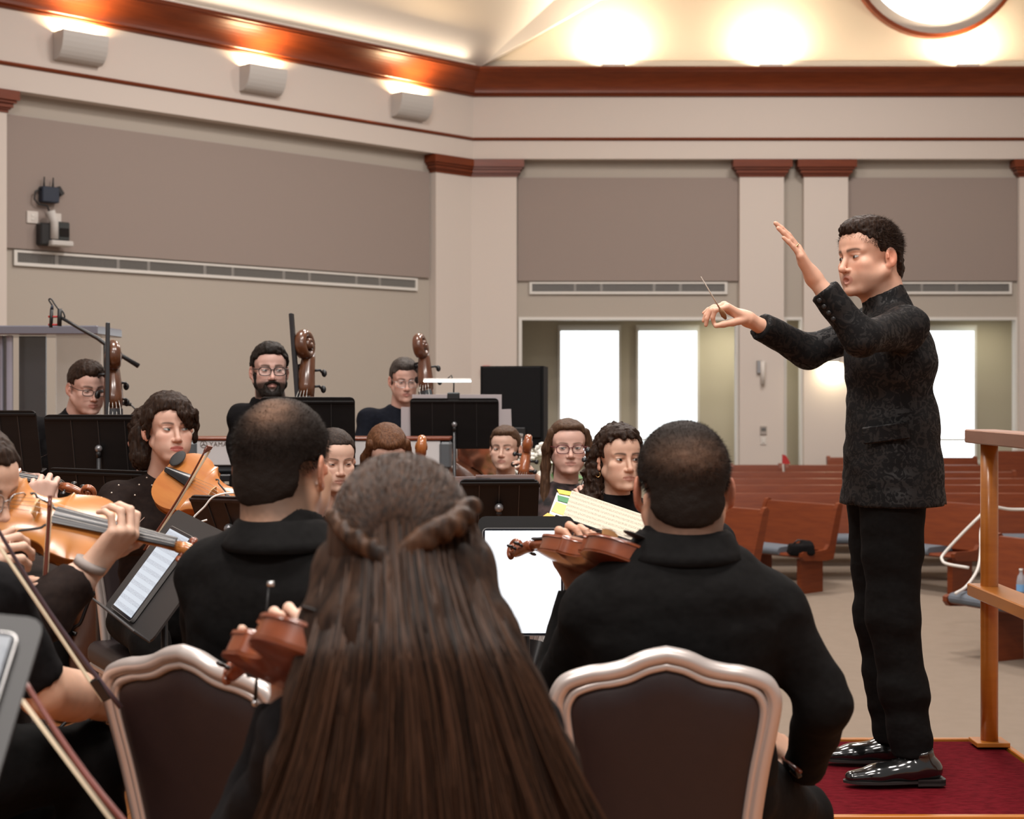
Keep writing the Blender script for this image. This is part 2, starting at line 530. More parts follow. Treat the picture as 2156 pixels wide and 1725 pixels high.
# panels, vents and opening frames
def wpanel(W, a0, a1, label, name):
    mb = MB(); W.box(mb, a0, a1, .002, .035, ZPB, ZPT)
    o = mb.build(name, m_panel); setp(o, label, 'wall panel'); return o
wpanel(WL, sL(902)+.01, sL(6), 'taupe acoustic fabric panel above the left wall vent', 'acoustic_panel')
wpanel(WB, sB(1090), sB(1557), 'taupe acoustic fabric panel over the pair of windows', 'acoustic_panel')
wpanel(WB, sB(1785), sB(2145), 'taupe acoustic fabric panel above the conductor head', 'acoustic_panel')
def vent(W, a0, a1, label, z0=2.80, z1=2.965, step=1.0):
    t = thing('air_vent', label, 'vent', W.pt(a0, 0, z0)); L0 = t.location
    def bx(mb, *a): W.box(mb, *a); return mb
    lo = Matrix.Translation(-L0)
    bx(MB(), a0, a1, 0, .012, z0, z1).local(lo).build('backing', m_grille, t)
    fr = MB()
    w_ = .035
    bx(fr, a0, a1, .0, .035, z0, z0+w_); bx(fr, a0, a1, 0, .035, z1-w_*.7, z1); bx(fr, a0, a0+w_, 0, .035, z0+w_, z1-w_*.7); bx(fr, a1-w_, a1, 0, .035, z0+w_, z1-w_*.7)
    fr.local(lo).build('frame', m_white, t)
    n = int((a1-a0)/.016); bl = MB()
    for i in range(n):
        a = a0+w_ + (a1-a0-2*w_)*(i+.5)/n
        bx(bl, a-.003, a+.003, .01, .026, z0+w_, z1-w_*.7)
    o = bl.local(lo).build('louvre_blades', m_blade, t); o['kind'] = 'stuff'
    k = max(2, int((a1-a0)/step))
    for i in range(1, k):
        a = a0 + (a1-a0)*i/k + (.08 if i % 2 else -.1)
        bx(MB(), a-.02, a+.02, .01, .032, z0+w_, z1-w_*.7).local(lo).build('divider', m_blade, t)
    return t
vent(WL, sL(876), sL(27), 'long grey louvred vent under the left wall panel', step=.55)
vent(WB, sB(1115), sB(1533), 'grey louvred vent above the two tall windows', step=.5)
vent(WB, sB(1830), sB(2134), 'grey louvred vent behind the conductor shoulder', step=.5)
def opening(px0, px1, n, label):
    mb = MB(); a0 = sB(px0, 0); a1 = sB(px1, 0); w_ = .045
    WB.box(mb, a0, a1, -.13, .02, ZOP-.04, ZOP); WB.box(mb, a0, a0+w_, -.13, .02, -.4, ZOP-.04); WB.box(mb, a1-w_, a1, -.13, .02, -.4, ZOP-.04)
    struct('trim_%d' % n, mb, m_white, label, cat='trim')
opening(1092, 1556, 20, 'white frame of the opening before the two windows')
opening(1649, 1692, 21, 'white frame of the narrow opening between two pilasters')
opening(1786, 2144, 22, 'white frame of the opening behind the conductor')
def window(px0, px1, n, label, sash=True):
    D = 22.6; a0 = (px0-1078)/F*D+.606; a1 = (px1-1078)/F*D+.606
    z1 = EYE+(830-690)/F*D; z0 = EYE-(968-830)/F*D
    mb = MB(); WB.box(mb, a0, a1, -1.6, -1.585, z0, z1)
    o = struct('window_%d' % n, mb, m_pane, label, cat='window')
    fr = MB(); w_ = .035
    WB.box(fr, a0-w_, a0, -1.6, -1.55, z0-w_, z1+w_); WB.box(fr, a1, a1+w_, -1.6, -1.55, z0-w_, z1+w_)
    WB.box(fr, a0, a1, -1.6, -1.55, z1, z1+w_); WB.box(fr, a0-.06, a1+.06, -1.6, -1.5, z0-w_-.02, z0)
    WB.box(fr, a0, a1, -1.584, -1.572, z0+.28, z0+.31)
    fr.build('window_frame', m_white, o)
    hd = MB(); WB.box(hd, a0, a1, -1.585, -1.53, z1-.05, z1); hd.build('shade_roller', mat('shade_cloth', (.75, .78, .78), .8), o)
window(1180, 1302, 1, 'tall bright window beside the loudspeaker')
window(1344, 1467, 2, 'tall bright window left of the olive recess')
window(1925, 2050, 3, 'tall bright window behind the conductor back')

# gable wall, round window and sloping ceiling above the cornice
def bwp(px, py, D): return P(px, py, D)
mb = MB()
z0 = 5.7
mb.box((4.5, 21.15, 8.2), (5.6, .1, 2.55))
struct('wall_gable', mb, m_gable, 'warm lit gable wall above the cornice')
# ceiling facet over the left wall and its bright boxed rafter
A = P(1012, 140, 20.85); Bp = WL.pt(L_END, .1, A.z)
dL = (P(1165, 0, 20.85)-P(1012, 138, 20.85)); dR = (P(1262, 0, 21.04)-P(1025, 136, 21.04))
T1 = A + dL*3.2; T2 = Bp + dL*3.2 + V(2.2, 2.2, 0)*0
n_c = (Bp-A).cross(dL).normalized()
mb = MB(); mb.add([A, Bp, T2, T1], [(0, 1, 2, 3)]); struct('ceiling_left', mb, m_ceil, 'sloping plaster ceiling above the left cornice', cat='ceiling')
A2 = P(1025, 138, 21.04); T3 = A2 + dR*3.2
mb = MB(); mb.add([A, T1, T3, A2], [(0, 1, 2, 3)]); struct('ceiling_rafter', mb, m_ceil, 'bright boxed rafter between ceiling and gable wall', cat='ceiling')
mb = MB(); mb.box((3.4, 13.2, 8.9), (7, 8, .1)); struct('ceiling_main', mb, m_ceil, 'high ceiling above the nave', cat='ceiling')
# round window: thing with casing, glass
c = P(1968, -103, 21.0); rr = 184/F*21.0
rw = thing('window_4', 'round bright window high in the gable wall', 'window', c); rw['kind'] = 'structure'
Mr = Matrix.Rotation(R(90), 4, 'X')
def ring(r0, r1, d0, d1, m, nm):
    mb = MB(); n = 64; v = []; f = []
    for k in range(n):
        a = 2*PI*k/n
        for r_, d in ((r0, d0), (r1, d0), (r1, d1), (r0, d1)): v.append((r_*math.cos(a), -d, r_*math.sin(a)))
    for k in range(n):
        for i in range(4): f.append((k*4+i, k*4+(i+1) % 4, ((k+1) % n)*4+(i+1) % 4, ((k+1) % n)*4+i))
    mb.add(v, f, smooth=False).build(nm, m, rw)
ring(rr*.955, rr, -.1, .07, m_cherry, 'wood_ring'); ring(rr*.84, rr*.955, -.1, .03, m_wall, 'casing')
mb = MB(); mb.add([(rr*.84*math.cos(2*PI*k/64), .04, rr*.84*math.sin(2*PI*k/64)) for k in range(64)], [tuple(range(64))])
mb.v = [Vector((p[0], -.02, p[2])) for p in mb.v]
mb.build('pane', m_pane, rw)

# uplights resting on the cornice ledge
def uplight(loc, label, power, target):
    t = thing('cornice_uplight', label, 'lamp', loc, group=None)
    mb = MB(); mb.bbox((0, 0, .03), (.16, .07, .03), .01); mb.build('housing', m_plate, t)
    mb = MB(); mb.box((0, 0, .0615), (.14, .055, .0015)); mb.build('lens', emis('lamp_lens', (1, .8, .55), 6), t)
    l = bpy.data.lights.new('uplight_lamp', 'AREA'); l.shape = 'RECTANGLE'; l.size = .26; l.size_y = .1; l.energy = power; l.color = (1.0, .84, .62); l.spread = R(160)
    o = bpy.data.objects.new('lamp', l); COL.objects.link(o); o.parent = t; o.location = (0, 0, .07)
    d = Vector(target) - Vector(loc); o.rotation_euler = d.to_track_quat('-Z', 'Y').to_euler()
for i, px in enumerate((1290, 1622, 2035)):
    p = WB.pt(sB(px, .2), .22, 5.845)
    uplight(p, ['cornice uplight nearest the corner', 'middle cornice uplight on the back wall', 'cornice uplight below the round window'][i], 46, p+V(0, .14, 1))
# long cove strip on the left ledge, washing the sloping ceiling
p = WL.pt(3.6, .34, 5.845)
t = thing('unseen_cove_light', 'hidden cove light strip on the left cornice ledge', 'lamp', p)
Bc = Matrix(((WL.t.x, WL.n.x, 0, 0), (WL.t.y, WL.n.y, 0, 0), (0, 0, 1, 0), (0, 0, 0, 1)))
MB().bbox((0, 0, .015), (3.4, .03, .015), .005, Bc).build('housing', m_plate, t); MB().box((0, 0, .031), (3.38, .02, .001), Bc).build('strip', emis('cove_glow', (1, .86, .66), 3), t)
l = bpy.data.lights.new('cove_lamp', 'AREA'); l.shape = 'RECTANGLE'; l.size = 6.6; l.size_y = .05; l.energy = 22; l.color = (1, .86, .68); l.spread = R(170)
o = bpy.data.objects.new('lamp', l); COL.objects.link(o); o.parent = t; o.location = (0, 0, .04); xa = WL.t; za = -(WL.n*.55 + V(0, 0, 1)).normalized(); ya = za.cross(xa)
o.rotation_euler = Matrix(((xa.x, ya.x, za.x), (xa.y, ya.y, za.y), (xa.z, ya.z, za.z))).to_euler()
p = WB.pt(4.6, .30, 5.845)  # strip added besides the uplights to brighten gable wall and rafter
t = thing('unseen_cove_light', 'added unseen light strip on the back cornice ledge', 'lamp', p)
MB().bbox((0, .09, .015), (4.2, .03, .015), .005).build('housing', m_plate, t); MB().box((0, .09, .031), (4.18, .02, .001)).build('strip', emis('cove_glow', (1, .86, .66), 3), t)
l = bpy.data.lights.new('cove_lamp', 'AREA'); l.shape = 'RECTANGLE'; l.size = 8.2; l.size_y = .05; l.energy = 24; l.color = (1, .84, .62); l.spread = R(170)
o = bpy.data.objects.new('lamp', l); COL.objects.link(o); o.parent = t; o.location = (0, .05, .045); o.rotation_euler = (R(180-8), 0, 0)
# ceiling lamps of the ambulatory behind the openings
for i, (px, nm) in enumerate(((1545, 'right of the two windows'), (2085, 'behind the conductor'))):
    p = WB.pt((px-1078)/F*22.0+.606, -.85, 2.60)
    t = thing('ceiling_downlight', 'ambulatory ceiling downlight ' + nm, 'lamp', p)
    MB().lathe([(.10, 0), (.13, 0), (.13, -.03), (.10, -.03)], 24).build('ring', m_white, t); MB().lathe([(0, -.012), (.10, -.012)], 24, cap=False).build('lens', emis('downlight_glow', (1, .92, .7), 6), t)
    l = bpy.data.lights.new('downlight_lamp', 'AREA'); l.shape = 'DISK'; l.size = .2; l.energy = (18, 10)[i]; l.color = (1, .93, .72)
    o = bpy.data.objects.new('lamp', l); COL.objects.link(o); o.parent = t; o.location = (0, 0, -.04)
# quarter round sconces on the left fascia
def sconce(a, label):
    t = thing('wall_sconce', label, 'lamp', WL.pt(a, .18, 5.02), group='quarter round sconces on the left wall')
    B = Matrix(((WL.t.x, WL.n.x, 0, 0), (WL.t.y, WL.n.y, 0, 0), (0, 0, 1, 0), (0, 0, 0, 1)))
    w_ = .27; H = .30; dp = .22
    prof = [(0, 0), (.05, 0)] + [(.05+(dp-.05)*math.sin(R(90)*k/8), H-(H)*math.cos(R(90)*k/8)) for k in range(1, 9)]
    n = len(prof); v = []; f = []
    for x in (-w_, w_): v += [(x, o, z) for o, z in prof] + [(x, 0, H)]
    m = n+1
    f = [tuple(range(m)), tuple(range(2*m-1, m-1, -1))] + [(i, i+m, i+1+m, i+1) for i in range(n-1)]
    MB().add(v, f, B, False).build('shell', m_lampw, t)
    mb = MB(); mb.box((0, dp*.5, H-.05), (w_-.02, dp*.40, .004), B); mb.build('diffuser', emis('sconce_glow', (1, .8, .55), 9), t)
    l = bpy.data.lights.new('sconce_lamp', 'AREA'); l.shape = 'RECTANGLE'; l.size = .4; l.size_y = .12; l.energy = 30; l.color = (1.0, .72, .40); l.spread = R(150)
    o = bpy.data.objects.new('lamp', l); COL.objects.link(o); o.parent = t; o.location = B @ V(0, .1, H-.035)
    d = B @ V(0, -.25, 1); o.rotation_euler = d.to_track_quat('-Z', 'Y').to_euler()
sconce(sL(143), 'leftmost quarter round sconce on the left wall fascia')
sconce(sL(525), 'middle quarter round sconce on the left wall fascia')
sconce(sL(838), 'rightmost quarter round sconce, nearest the wall corner')
# wall lamp mostly hidden behind the conductor's arm
p = WB.pt(sB(1752), .12, EYE+(830-757)/F*20.9)
t = thing('wall_lamp', 'glowing wall lamp on the pilaster under the conductor arm', 'lamp', p)
mb = MB(); mb.bbox((0, -.05, .06), (.09, .05, .10), .02); mb.build('shade', m_lampw, t)
mb = MB(); mb.box((0, -.05, -.045), (.07, .035, .004)); mb.build('diffuser', emis('wall_lamp_glow', (1, .85, .6), 14), t)
l = bpy.data.lights.new('wall_lamp_light', 'AREA'); l.shape = 'RECTANGLE'; l.size = .16; l.size_y = .08; l.energy = 10; l.color = (1, .83, .55)
o = bpy.data.objects.new('lamp', l); COL.objects.link(o); o.parent = t; o.location = (0, -.06, -.055); o.rotation_euler = (R(12), 0, 0)

# small fittings on the walls
def wp(px, py, out=.12): return WB.pt(sB(px, out), out, EYE+(830-py)/F*(21-out))
t = thing('wall_bracket', 'white tubular bracket on the pilaster beside the conductor hand', 'bracket', wp(1605, 810))
MB().tube([(0, -.04, 0), (0, -.04, .16), (0, -.04, .32)], [.028, .032, .036], 10).build('tube', m_plate, t)
MB().bbox((-.045, -.02, .24), (.035, .025, .09), .008).build('clip', m_metal, t)
t = thing('thermostat', 'small grey wall control above the white switch', 'switch', wp(1607, 906)); mb = MB(); mb.bbox((0, -.01, 0), (.045, .012, .06), .004); mb.build('housing', mat('grey_plastic', (.36, .32, .29), .5), t)
MB().bbox((0, -.025, .012), (.03, .004, .022), .002).build('display', m_grille, t)
t = thing('light_switch', 'small white light switch below the wall control', 'switch', wp(1607, 928)); mb = MB(); mb.bbox((0, -.006, 0), (.04, .008, .055), .003); mb.build('plate', m_plate, t)
MB().bbox((0, -.018, 0), (.014, .006, .028), .002).build('rocker', m_white, t)
t = thing('fire_alarm', 'red fire alarm box on the corner pilaster', 'alarm', wp(1024, 779)); MB().bbox((0, -.03, 0), (.055, .03, .055), .008).build('housing', m_red, t)
MB().bbox((0, -.064, -.008), (.03, .006, .012), .003).build('pull_handle', m_plate, t)
# camera unit on the left panel
a = sL(95); oo = .035
D_ = 21.606/(1-(95-1078)/F)
zc = lambda py: EYE+(830-py)/F*D_
B = Matrix(((WL.t.x*-1, WL.n.x, 0, 0), (WL.t.y*-1, WL.n.y, 0, 0), (0, 0, 1, 0), (0, 0, 0, 1)))
t = thing('wireless_receiver', 'dark blue receiver box with two antennas on the left panel', 'receiver', WL.pt(a, oo, zc(412)))
MB().bbox((0, .05, 0), (.10, .05, .085), .01, B).build('housing', mat('navy_plastic', (.012, .02, .04), .5), t)
for x in (-.06, .045): MB().tube([B @ V(x, .05, .08), B @ V(x+.005, .05, .19)], [.012, .007], 8).build('antenna', m_blackp, t)
mb = MB(); mb.tube([B @ Vector(q) for q in [(-.09, .05, .06), (-.16, .05, .02), (-.17, .05, -.06), (-.12, .05, -.11), (-.02, .05, -.12), (.02, .04, -.2)]], .010, 6); mb.build('cable', m_blackp, t)
MB().bbox((.13, .05, -.03), (.03, .03, .05), .01, B @ Matrix.Rotation(R(-35), 4, 'Y')).build('clamp', m_blackp, t)
t = thing('robotic_camera', 'black and silver robotic camera mounted on the left panel', 'camera', WL.pt(a, oo, zc(490)))
MB().bbox((-.06, .06, -.03), (.07, .06, .12), .015, B).build('body', m_blackp, t)
MB().tube([B @ V(-.02, .12, .22), B @ V(.02, .13, .10), B @ V(.02, .13, -.08)], [.05, .045, .045], 10).build('arm', m_lampw, t)
MB().bbox((.09, .13, -.125), (.13, .06, .03), .012, B).build('base', m_lampw, t)
MB().bbox((.12, .10, .01), (.07, .06, .10), .012, B).build('head', mat('camera_grey', (.03, .035, .035), .4), t)
MB().bbox((.12, .165, -.005), (.055, .006, .045), .004, B).build('lens_window', mat('dark_glass', (.004, .004, .005), .1), t)
for x, nm in ((-.17, 'left of the camera arm'), (.10, 'right of the camera arm')):
    t = thing('outlet_plate', 'white outlet plate ' + nm, 'outlet', WL.pt(a - x, oo, zc(461))); t2 = MB().bbox((0, .008, 0), (.065, .008, .065), .004, B).build('plate', m_plate, t)
    for z in (.02, -.022): MB().bbox((0, .018, z), (.017, .003, .014), .002, B).build('socket', m_white, t)

# ================================================================ pews
def make_pew(Lh, loc, face, label, group='pews of the nave', cushion=True, ped=None):
    """origin on the floor at the right hand end seen from the front; runs along +x local; +y local is the facing side"""
    t = thing('pew', label, 'pew', loc, group)
    f = Vector((face[0], face[1], 0)).normalized(); x = V(f.y, -f.x, 0)
    M = Matrix(((x.x, f.x, 0), (x.y, f.y, 0), (0, 0, 1))).to_4x4()
    def sec(prof, x0, x1):
        n = len(prof); v = [(x0, y, z) for y, z in prof] + [(x1, y, z) for y, z in prof]
        return v, [tuple(range(n)), tuple(range(2*n-1, n-1, -1))] + [(i, n+i, n+(i+1) % n, (i+1) % n) for i in range(n)]
    back = [(-.16, .40), (-.285, .80), (-.30, .855), (-.285, .875), (-.255, .87), (-.24, .83), (-.115, .44)]
    v, q = sec(back, 0, Lh); MB().add(v, q, M).build('backrest', m_pew, t)
    for x0 in (-.012, Lh-.03):
        e = [(-.19, .36), (-.31, .82), (-.32, .87), (-.295, .895), (-.26, .885), (-.235, .84), (-.13, .50), (-.09, .455), (.0, .445), (.22, .45), (.25, .435), (.25, .40), (.22, .365), (-.10, .345)]
        v, q = sec(e, x0, x0+.045); MB().add(v, q, M).build('end_panel', m_pew, t)
    seat = [(-.16, .37), (.22, .385), (.235, .40), (.22, .42), (-.15, .41)]
    v, q = sec(seat, .02, Lh-.02); MB().add(v, q, M).build('seat', m_pew, t)
    for x0 in (ped if ped else (.14, Lh-.20)):
        v, q = sec([(-.14, 0), (.16, 0), (.16, .37), (-.14, .37)], x0, x0+.06); MB().add(v, q, M).build('pedestal', m_pew, t)
    if cushion:
        cu = [(-.13, .42), (-.13, .455), (0, .475), (.15, .472)] + [(.21+.045*math.sin(R(a)), .43+.04*math.cos(R(a))) for a in range(0, 181, 30)] + [(.1, .41)]
        v, q = sec(cu, .30, Lh-.05); MB().add(v, q, M, False).build('cushion', m_cushion, t)
    return t, M
# long rows, almost frontal
rows = [(15.75, 1043), (16.7, 1025), (17.65, 1011), (18.6, 997), (19.55, 982)]
fc = Vector((-.16, -1, 0)).normalized()
for i, (D, y) in enumerate(rows):
    nm = ['second row', 'third row', 'fourth row', 'fifth row', 'rearmost row'][i]
    xl = (1500+6*i-1078)/F*D if i < 3 else ((1524 if i == 3 else 1545)-1078)/F*D
    zf = EYE-(y-830)/F*D - .87
    xr = 6.2
    if i == 4:
        xm = (1662-1078)/F*D
        make_pew(xm-xl-.06, (xm-.06, D, zf), (0, -1), 'short red wood pew of the rearmost row under the wall bracket'); make_pew(xr-xm, (xr, D-.02, zf), (0, -1), 'long red wood pew of the rearmost row behind the conductor')
    else:
        # origin at the viewer's left end: local +x must run to the right when facing the camera
        make_pew(xr-xl, (xr, D, zf), (0, -1), 'long red wood pew, %s of the nave' % nm)
# pew bits standing proud of the last row
t, M = make_pew(2.0, V(2.0, 0, 0) + P(1752, 0, 20.4).xy.to_3d() + V(0, 0, EYE-(966-830)/F*20.4-.87), (0, -1), 'far red wood pew against the pilaster with the wall lamp')
t, M = make_pew(2.2, V(2.2, 0, 0) + P(2105, 0, 20.3).xy.to_3d() + V(0, 0, EYE-(952-830)/F*20.3-.87), (0, -1), 'far red wood pew at the right behind the railing post')
# angled front pews : the seen end is at local x = 0 (aisle end), running back to the left
def front_pew(px, py, D, L_, label, face=(-.80, -.60)):
    top = P(px, py, D); f = Vector((face[0], face[1], 0)).normalized()
    x = V(f.y, -f.x, 0)
    base = V(top.x, top.y, 0) + f*.29; base.z = EYE-(py-830)/F*D - .875
    return make_pew(L_, base, face, label, 'angled front pews', ped=(.08, L_-.2))
front_pew(1768, 1063, 14.8, .95, 'angled front pew with the black bag on its cushion')
front_pew(1613, 1073, 13.4, 1.9, 'angled front pew partly hidden by the seated man on the right')
front_pew(2082, 1063, 14.7, .95, 'angled front pew under the hanging white cable')
# ================================================================ people
m_skin = mat('skin', (.6, .4, .3), .48, attr=True, spec=.4, sub=.12)
m_eye = mat('eye', (.8, .8, .8), .12, attr=True)
def hair_mat(name, c1, c2, scale=(160, 160, 14), rough=.55):
    return mat(name, c1, rough, noise=(scale, 1.0, c2, 4), bump=(scale, .7, .003), spec=.14)
m_hair_blk = hair_mat('hair_black', (.008, .006, .005), (.020, .014, .011))
m_hair_dkb = hair_mat('hair_dark_brown', (.014, .0075, .005), (.034, .018, .011))
m_hair_brn = hair_mat('hair_brown', (.040, .020, .011), (.095, .050, .027))
m_hair_chs = hair_mat('hair_chestnut', (.06, .024, .010), (.14, .06, .028))
def cloth_mat(name, c, c2=None, rough=.88, sc=60, sheen=.25):
    c2 = c2 or tuple(x*1.7 for x in c)
    return mat(name, c, rough, noise=((sc, sc, sc), .6, c2, 4), bump=((14, 14, 22), .35, .012), sheen=0, spec=.12)
m_cblk = cloth_mat('black_wool', (.0045, .0042, .0042))
m_cblk2 = cloth_mat('black_cotton', (.0055, .005, .0055))
m_cnavy = cloth_mat('navy_cotton', (.005, .006, .010))
m_csheer = cloth_mat('sheer_brown_black', (.014, .009, .008), (.024, .015, .012))
m_trou = cloth_mat('black_trousers', (.0042, .004, .004))
m_leather = mat('patent_leather', (.006, .006, .006), .12, coat=1.0)
m_gframe = mat('glasses_frame', (.012, .010, .010), .3)
m_glens = mat('glasses_lens', (.9, .9, .9), .05, alpha=.07)

def smooth(a, b, x):
    t = np.clip((x-a)/(b-a), 0, 1); return t*t*(3-2*t)

FAIR = (.68, .43, .32); PALE = (.66, .44, .345); TAN = (.52, .305, .20); ROSY = (.60, .345, .26)

def head_sdf(o):
    """o: dict of options; head frame: face towards -y, up z, eye line z = 0"""
    s = SDF(); g = o.get
    fem = g('fem', 0); jw = g('jaw', .90 if g('fem', 0) else 1.0); nl = g('nose', 1.0); open_ = g('open', 0)
    s.ell((0, .014, .036), (.0765, .098, .083), .02)
    s.ell((0, -.034, .045), (.061, .056, .055), .02)
    s.ell((0, -.034, -.035), (.060*(.96 if fem else 1), .055, .075), .02)
    for sx in (-1, 1):
        s.cone((sx*.054*jw, .008, -.045), (sx*.024*jw, -.062, -.094), .022, .018, .022)
        s.ell((sx*.042, -.057, -.02), (.023, .022, .019), .016)
        s.ell((sx*.036, -.048, -.052), (.026, .030, .034), .02)
        s.cone((sx*.010, -.083, .0225), (sx*.046, -.063, .0225), .006 if fem else .0100, .006 if fem else .008, .014)
    s.ell((0, -.03, -.085), (.046*jw, .046, .026), .015)
    s.ell((0, -.079, -.099), (.021*jw, .0185, .0165), .014)
    s.ell((0, -.0735, -.062), (.030, .021, .024), .016)
    # neck
    nr = g('neck', .046 if fem else .056)
    nb = g('neck_to', (0, .045, -.22))
    s.cone((0, .018, -.07), nb, nr, nr*1.08, .025)
    s.cone((0, .05, -.02), (nb[0], nb[1]+.012, nb[2]), nr*.9, nr*1.05, .03)
    # eye sockets and lids
    for sx in (-1, 1):
        s.ell((sx*.0315, -.0935 if fem else -.092, .002), (.019, .017, .0125), .012, '-')
        s.ell((sx*.0315, -.0685, .0015), (.0155, .0135, .0125), .004)
        s.cone((sx*.020, -.082, .0115), (sx*.044, -.0735, .0085), .003, .003, .004)
    # nose
    s.cone((0, -.084, .012), (0, -.1035-.006*(nl-1)*4, -.029), .0072, .0095, .010)
    s.ell((0, -.1035*1-.010*(nl-1)*3, -.0335), (.0105, .0115, .0098), .006)
    for sx in (-1, 1): s.ell((sx*.0118, -.0925, -.0365), (.0078, .0105, .0072), .004)
    # mouth
    zz = -.0655
    up = zz + .0062 + open_*.003; lo = zz - .0058 - open_*.008
    w_ = (.0235 if fem else .0215) - open_*.004
    for sx in (-1, 1):
        s.cone((sx*w_, -.0855, zz+.0005), (sx*.004, (-.0915 if fem else -.0930)-open_*.001, up), .0030, .0044 if fem else .0050, .004)
        s.cone((sx*(w_-.003), -.0855, zz-.001), (0, (-.0905 if fem else -.0920)-open_*.001, lo), .003, .0052 if fem else .0060, .004)
        if open_: s.ell((0, -.098, zz-.001), (.011, .012, .0045+.004*open_), .003, '-')
        else: s.cone((sx*.0225, -.0895, zz), (0, -.0972 if fem else -.0985, zz+.0004), .0016, .0018, .002, '-')
    # ears
    for sx in (-1, 1):
        ang = sx*R(18); ca, sa = math.cos(ang), math.sin(ang)
        rot = np.array([[ca, sa, 0], [-sa, ca, 0], [0, 0, 1]])
        s.ell((sx*.0835, .018, -.006), (.0062, .0195, .0315), .003, rot=rot)
        s.ell((sx*.0905, .014, -.003), (.0075, .0115, .020), .003, '-', rot=rot)
        s.cone((sx*.0865, .004, -.008), (sx*.086, .004, .004), .004, .003, .003)
        s.ell((sx*.079, .008, -.032), (.006, .009, .010), .004)
    return s

def head_colors(v, o):
    g = o.get; base = np.array(g('skin', FAIR)); c = np.tile(base, (len(v), 1))
    x, y, z = v[:, 0], v[:, 1], v[:, 2]; ax = np.abs(x)
    def mix(m, col): return c*(1-m[:, None]) + np.array(col)*m[:, None]
    front = smooth(-.02, -.06, y)
    c = c * (1 + .06*vnoise(v*45, 3)[:, None])
    # warm cheeks, nose, ears
    m = np.exp(-(((ax-.042)/.02)**2 + ((z+.028)/.018)**2))*front*g('blush', .4)*.8; c = mix(m, base*np.array((1.02, .78, .75)))
    m = np.exp(-((x/.016)**2 + ((z+.034)/.012)**2))*smooth(-.09, -.1, y)*.4; c = mix(m, base*np.array((1.0, .72, .66)))
    m = smooth(.0775, .083, ax)*smooth(-.06, -.03, z)*(y > -.02)*g('ear_red', .4); c = mix(m, base*np.array((1.0, .58, .48)))
    # sockets a little darker and redder
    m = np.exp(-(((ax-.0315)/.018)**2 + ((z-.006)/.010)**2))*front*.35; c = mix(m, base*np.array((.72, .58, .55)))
    # lips
    m = np.clip(1.25 - ((x/.023)**2 + ((z+.0655)/((.0098 if g('fem', 0) else .0112)+.006*g('open', 0)))**2), 0, .28)/.28*smooth(-.081, -.086, y)*g('lip', .6)
    c = mix(m, g('lip_col', (.42, .14, .12)))
    if g('open', 0):
        m = np.exp(-((x/.010)**2 + ((z+.0665)/.006)**2))*smooth(-.088, -.094, -(-y))*0
    # brows
    hb = np.array(g('brow', (.03, .018, .012)))
    arch = .0215 + g('brow_z', 0) + .0045*np.sin(np.clip((ax-.010)/.040, 0, 1)*PI*.8) - .12*np.maximum(ax-.040, 0)
    th = g('brow_w', .0036)*(1.15 - .6*np.clip((ax-.012)/.04, 0, 1))
    m = np.exp(-((z-arch)/th)**2)*smooth(.009, .014, ax)*smooth(.054, .046, ax)*front*g('brow_a', .9); c = mix(m, hb)
    # lash lines drawn by the lids
    m = np.exp(-(((ax-.0315)/.015)**2 + ((z-.0078)/.0024)**2))*front*g('lash', .35); c = mix(m, (.05, .025, .02))
    # beard / stubble
    if g('stubble', 0):
        jaw = smooth(-.036, -.055, z + .25*np.maximum(0, ax-.03))*smooth(.035, .01, y)*smooth(-.135, -.115, z)
        mo = (1-np.exp(-((x/.018)**2+((z+.066)/.008)**2)*1.0))
        c = mix(jaw*mo*g('stubble'), np.array(g('beard_col', (.10, .07, .055))))
    if g('nape', 0):
        hl = smooth(-.128, -.068, z + .5*np.maximum(0, ax-.035) + .006*vnoise(v*120, 5))*smooth(.02, .05, y); c = mix(np.clip(hl*g('nape'), 0, .85), np.array((.03, .018, .013)))
    # cropped hair painted as its own colour on the scalp (fade)
    if g('fade', 0):
        hl = smooth(.0, .02, y*.55 + z - .015)*smooth(-.10, -.06, z) * smooth(-.045, -.02, y)
        c = mix(np.clip(hl*g('fade'), 0, 1), np.array(g('hair_col', (.02, .012, .01))))
    return c

HEAD_CACHE = {}
def rot_head(a, pitch, roll):
    return Matrix.Rotation(a, 4, 'Z') @ Matrix.Rotation(roll, 4, 'Y') @ Matrix.Rotation(pitch, 4, 'X')

def eye_mesh(o, sx):
    """eye patch laid over the lid bulge; colours: white, iris, pupil, lashes"""
    g = o.get; gz = g('gaze', (0, 0)); op = g('eye_open', 1.0)*.86
    cx = sx*.0315; nu, nv = 30, 12; vs = []; cs = []; fs = []
    iris = np.array(g('iris', (.05, .03, .018)))
    for i in range(nu+1):
        u = -1 + 2*i/nu; x = u*.0138
        lo = -.0042*op*(1-u*u)**.8; up = (.0062*op)*(1-abs(u)**2.2)**.8
        for j in range(nv+1):
            zq = lo + (up-lo)*j/nv + .0005
            z = zq + .0018*u*sx
            q = 1 - (x/.0162)**2 - ((z-.000)/.0132)**2
            y = -.0685 - .0145*math.sqrt(max(q, .02))
            vs.append((cx+x, y-.0003, z+.0015))
            d = math.hypot(x-gz[0]*.0065, zq-gz[1]*.004-.001)
            if j >= nv-1: c = (.02, .012, .01)
            elif d < .0024: c = (.005, .004, .004)
            elif d < .0062: c = tuple(iris)
            else:
                k = .50*(.70+.30*(1-abs(u))); c = (k*.95, k*.9, k*.86)
            cs.append(c)
    for i in range(nu):
        for j in range(nv):
            a = i*(nv+1)+j; fs.append((a, a+nv+1, a+nv+2, a+1))
    # lash ridge
    return np.array(vs), np.array(fs), np.array(cs)

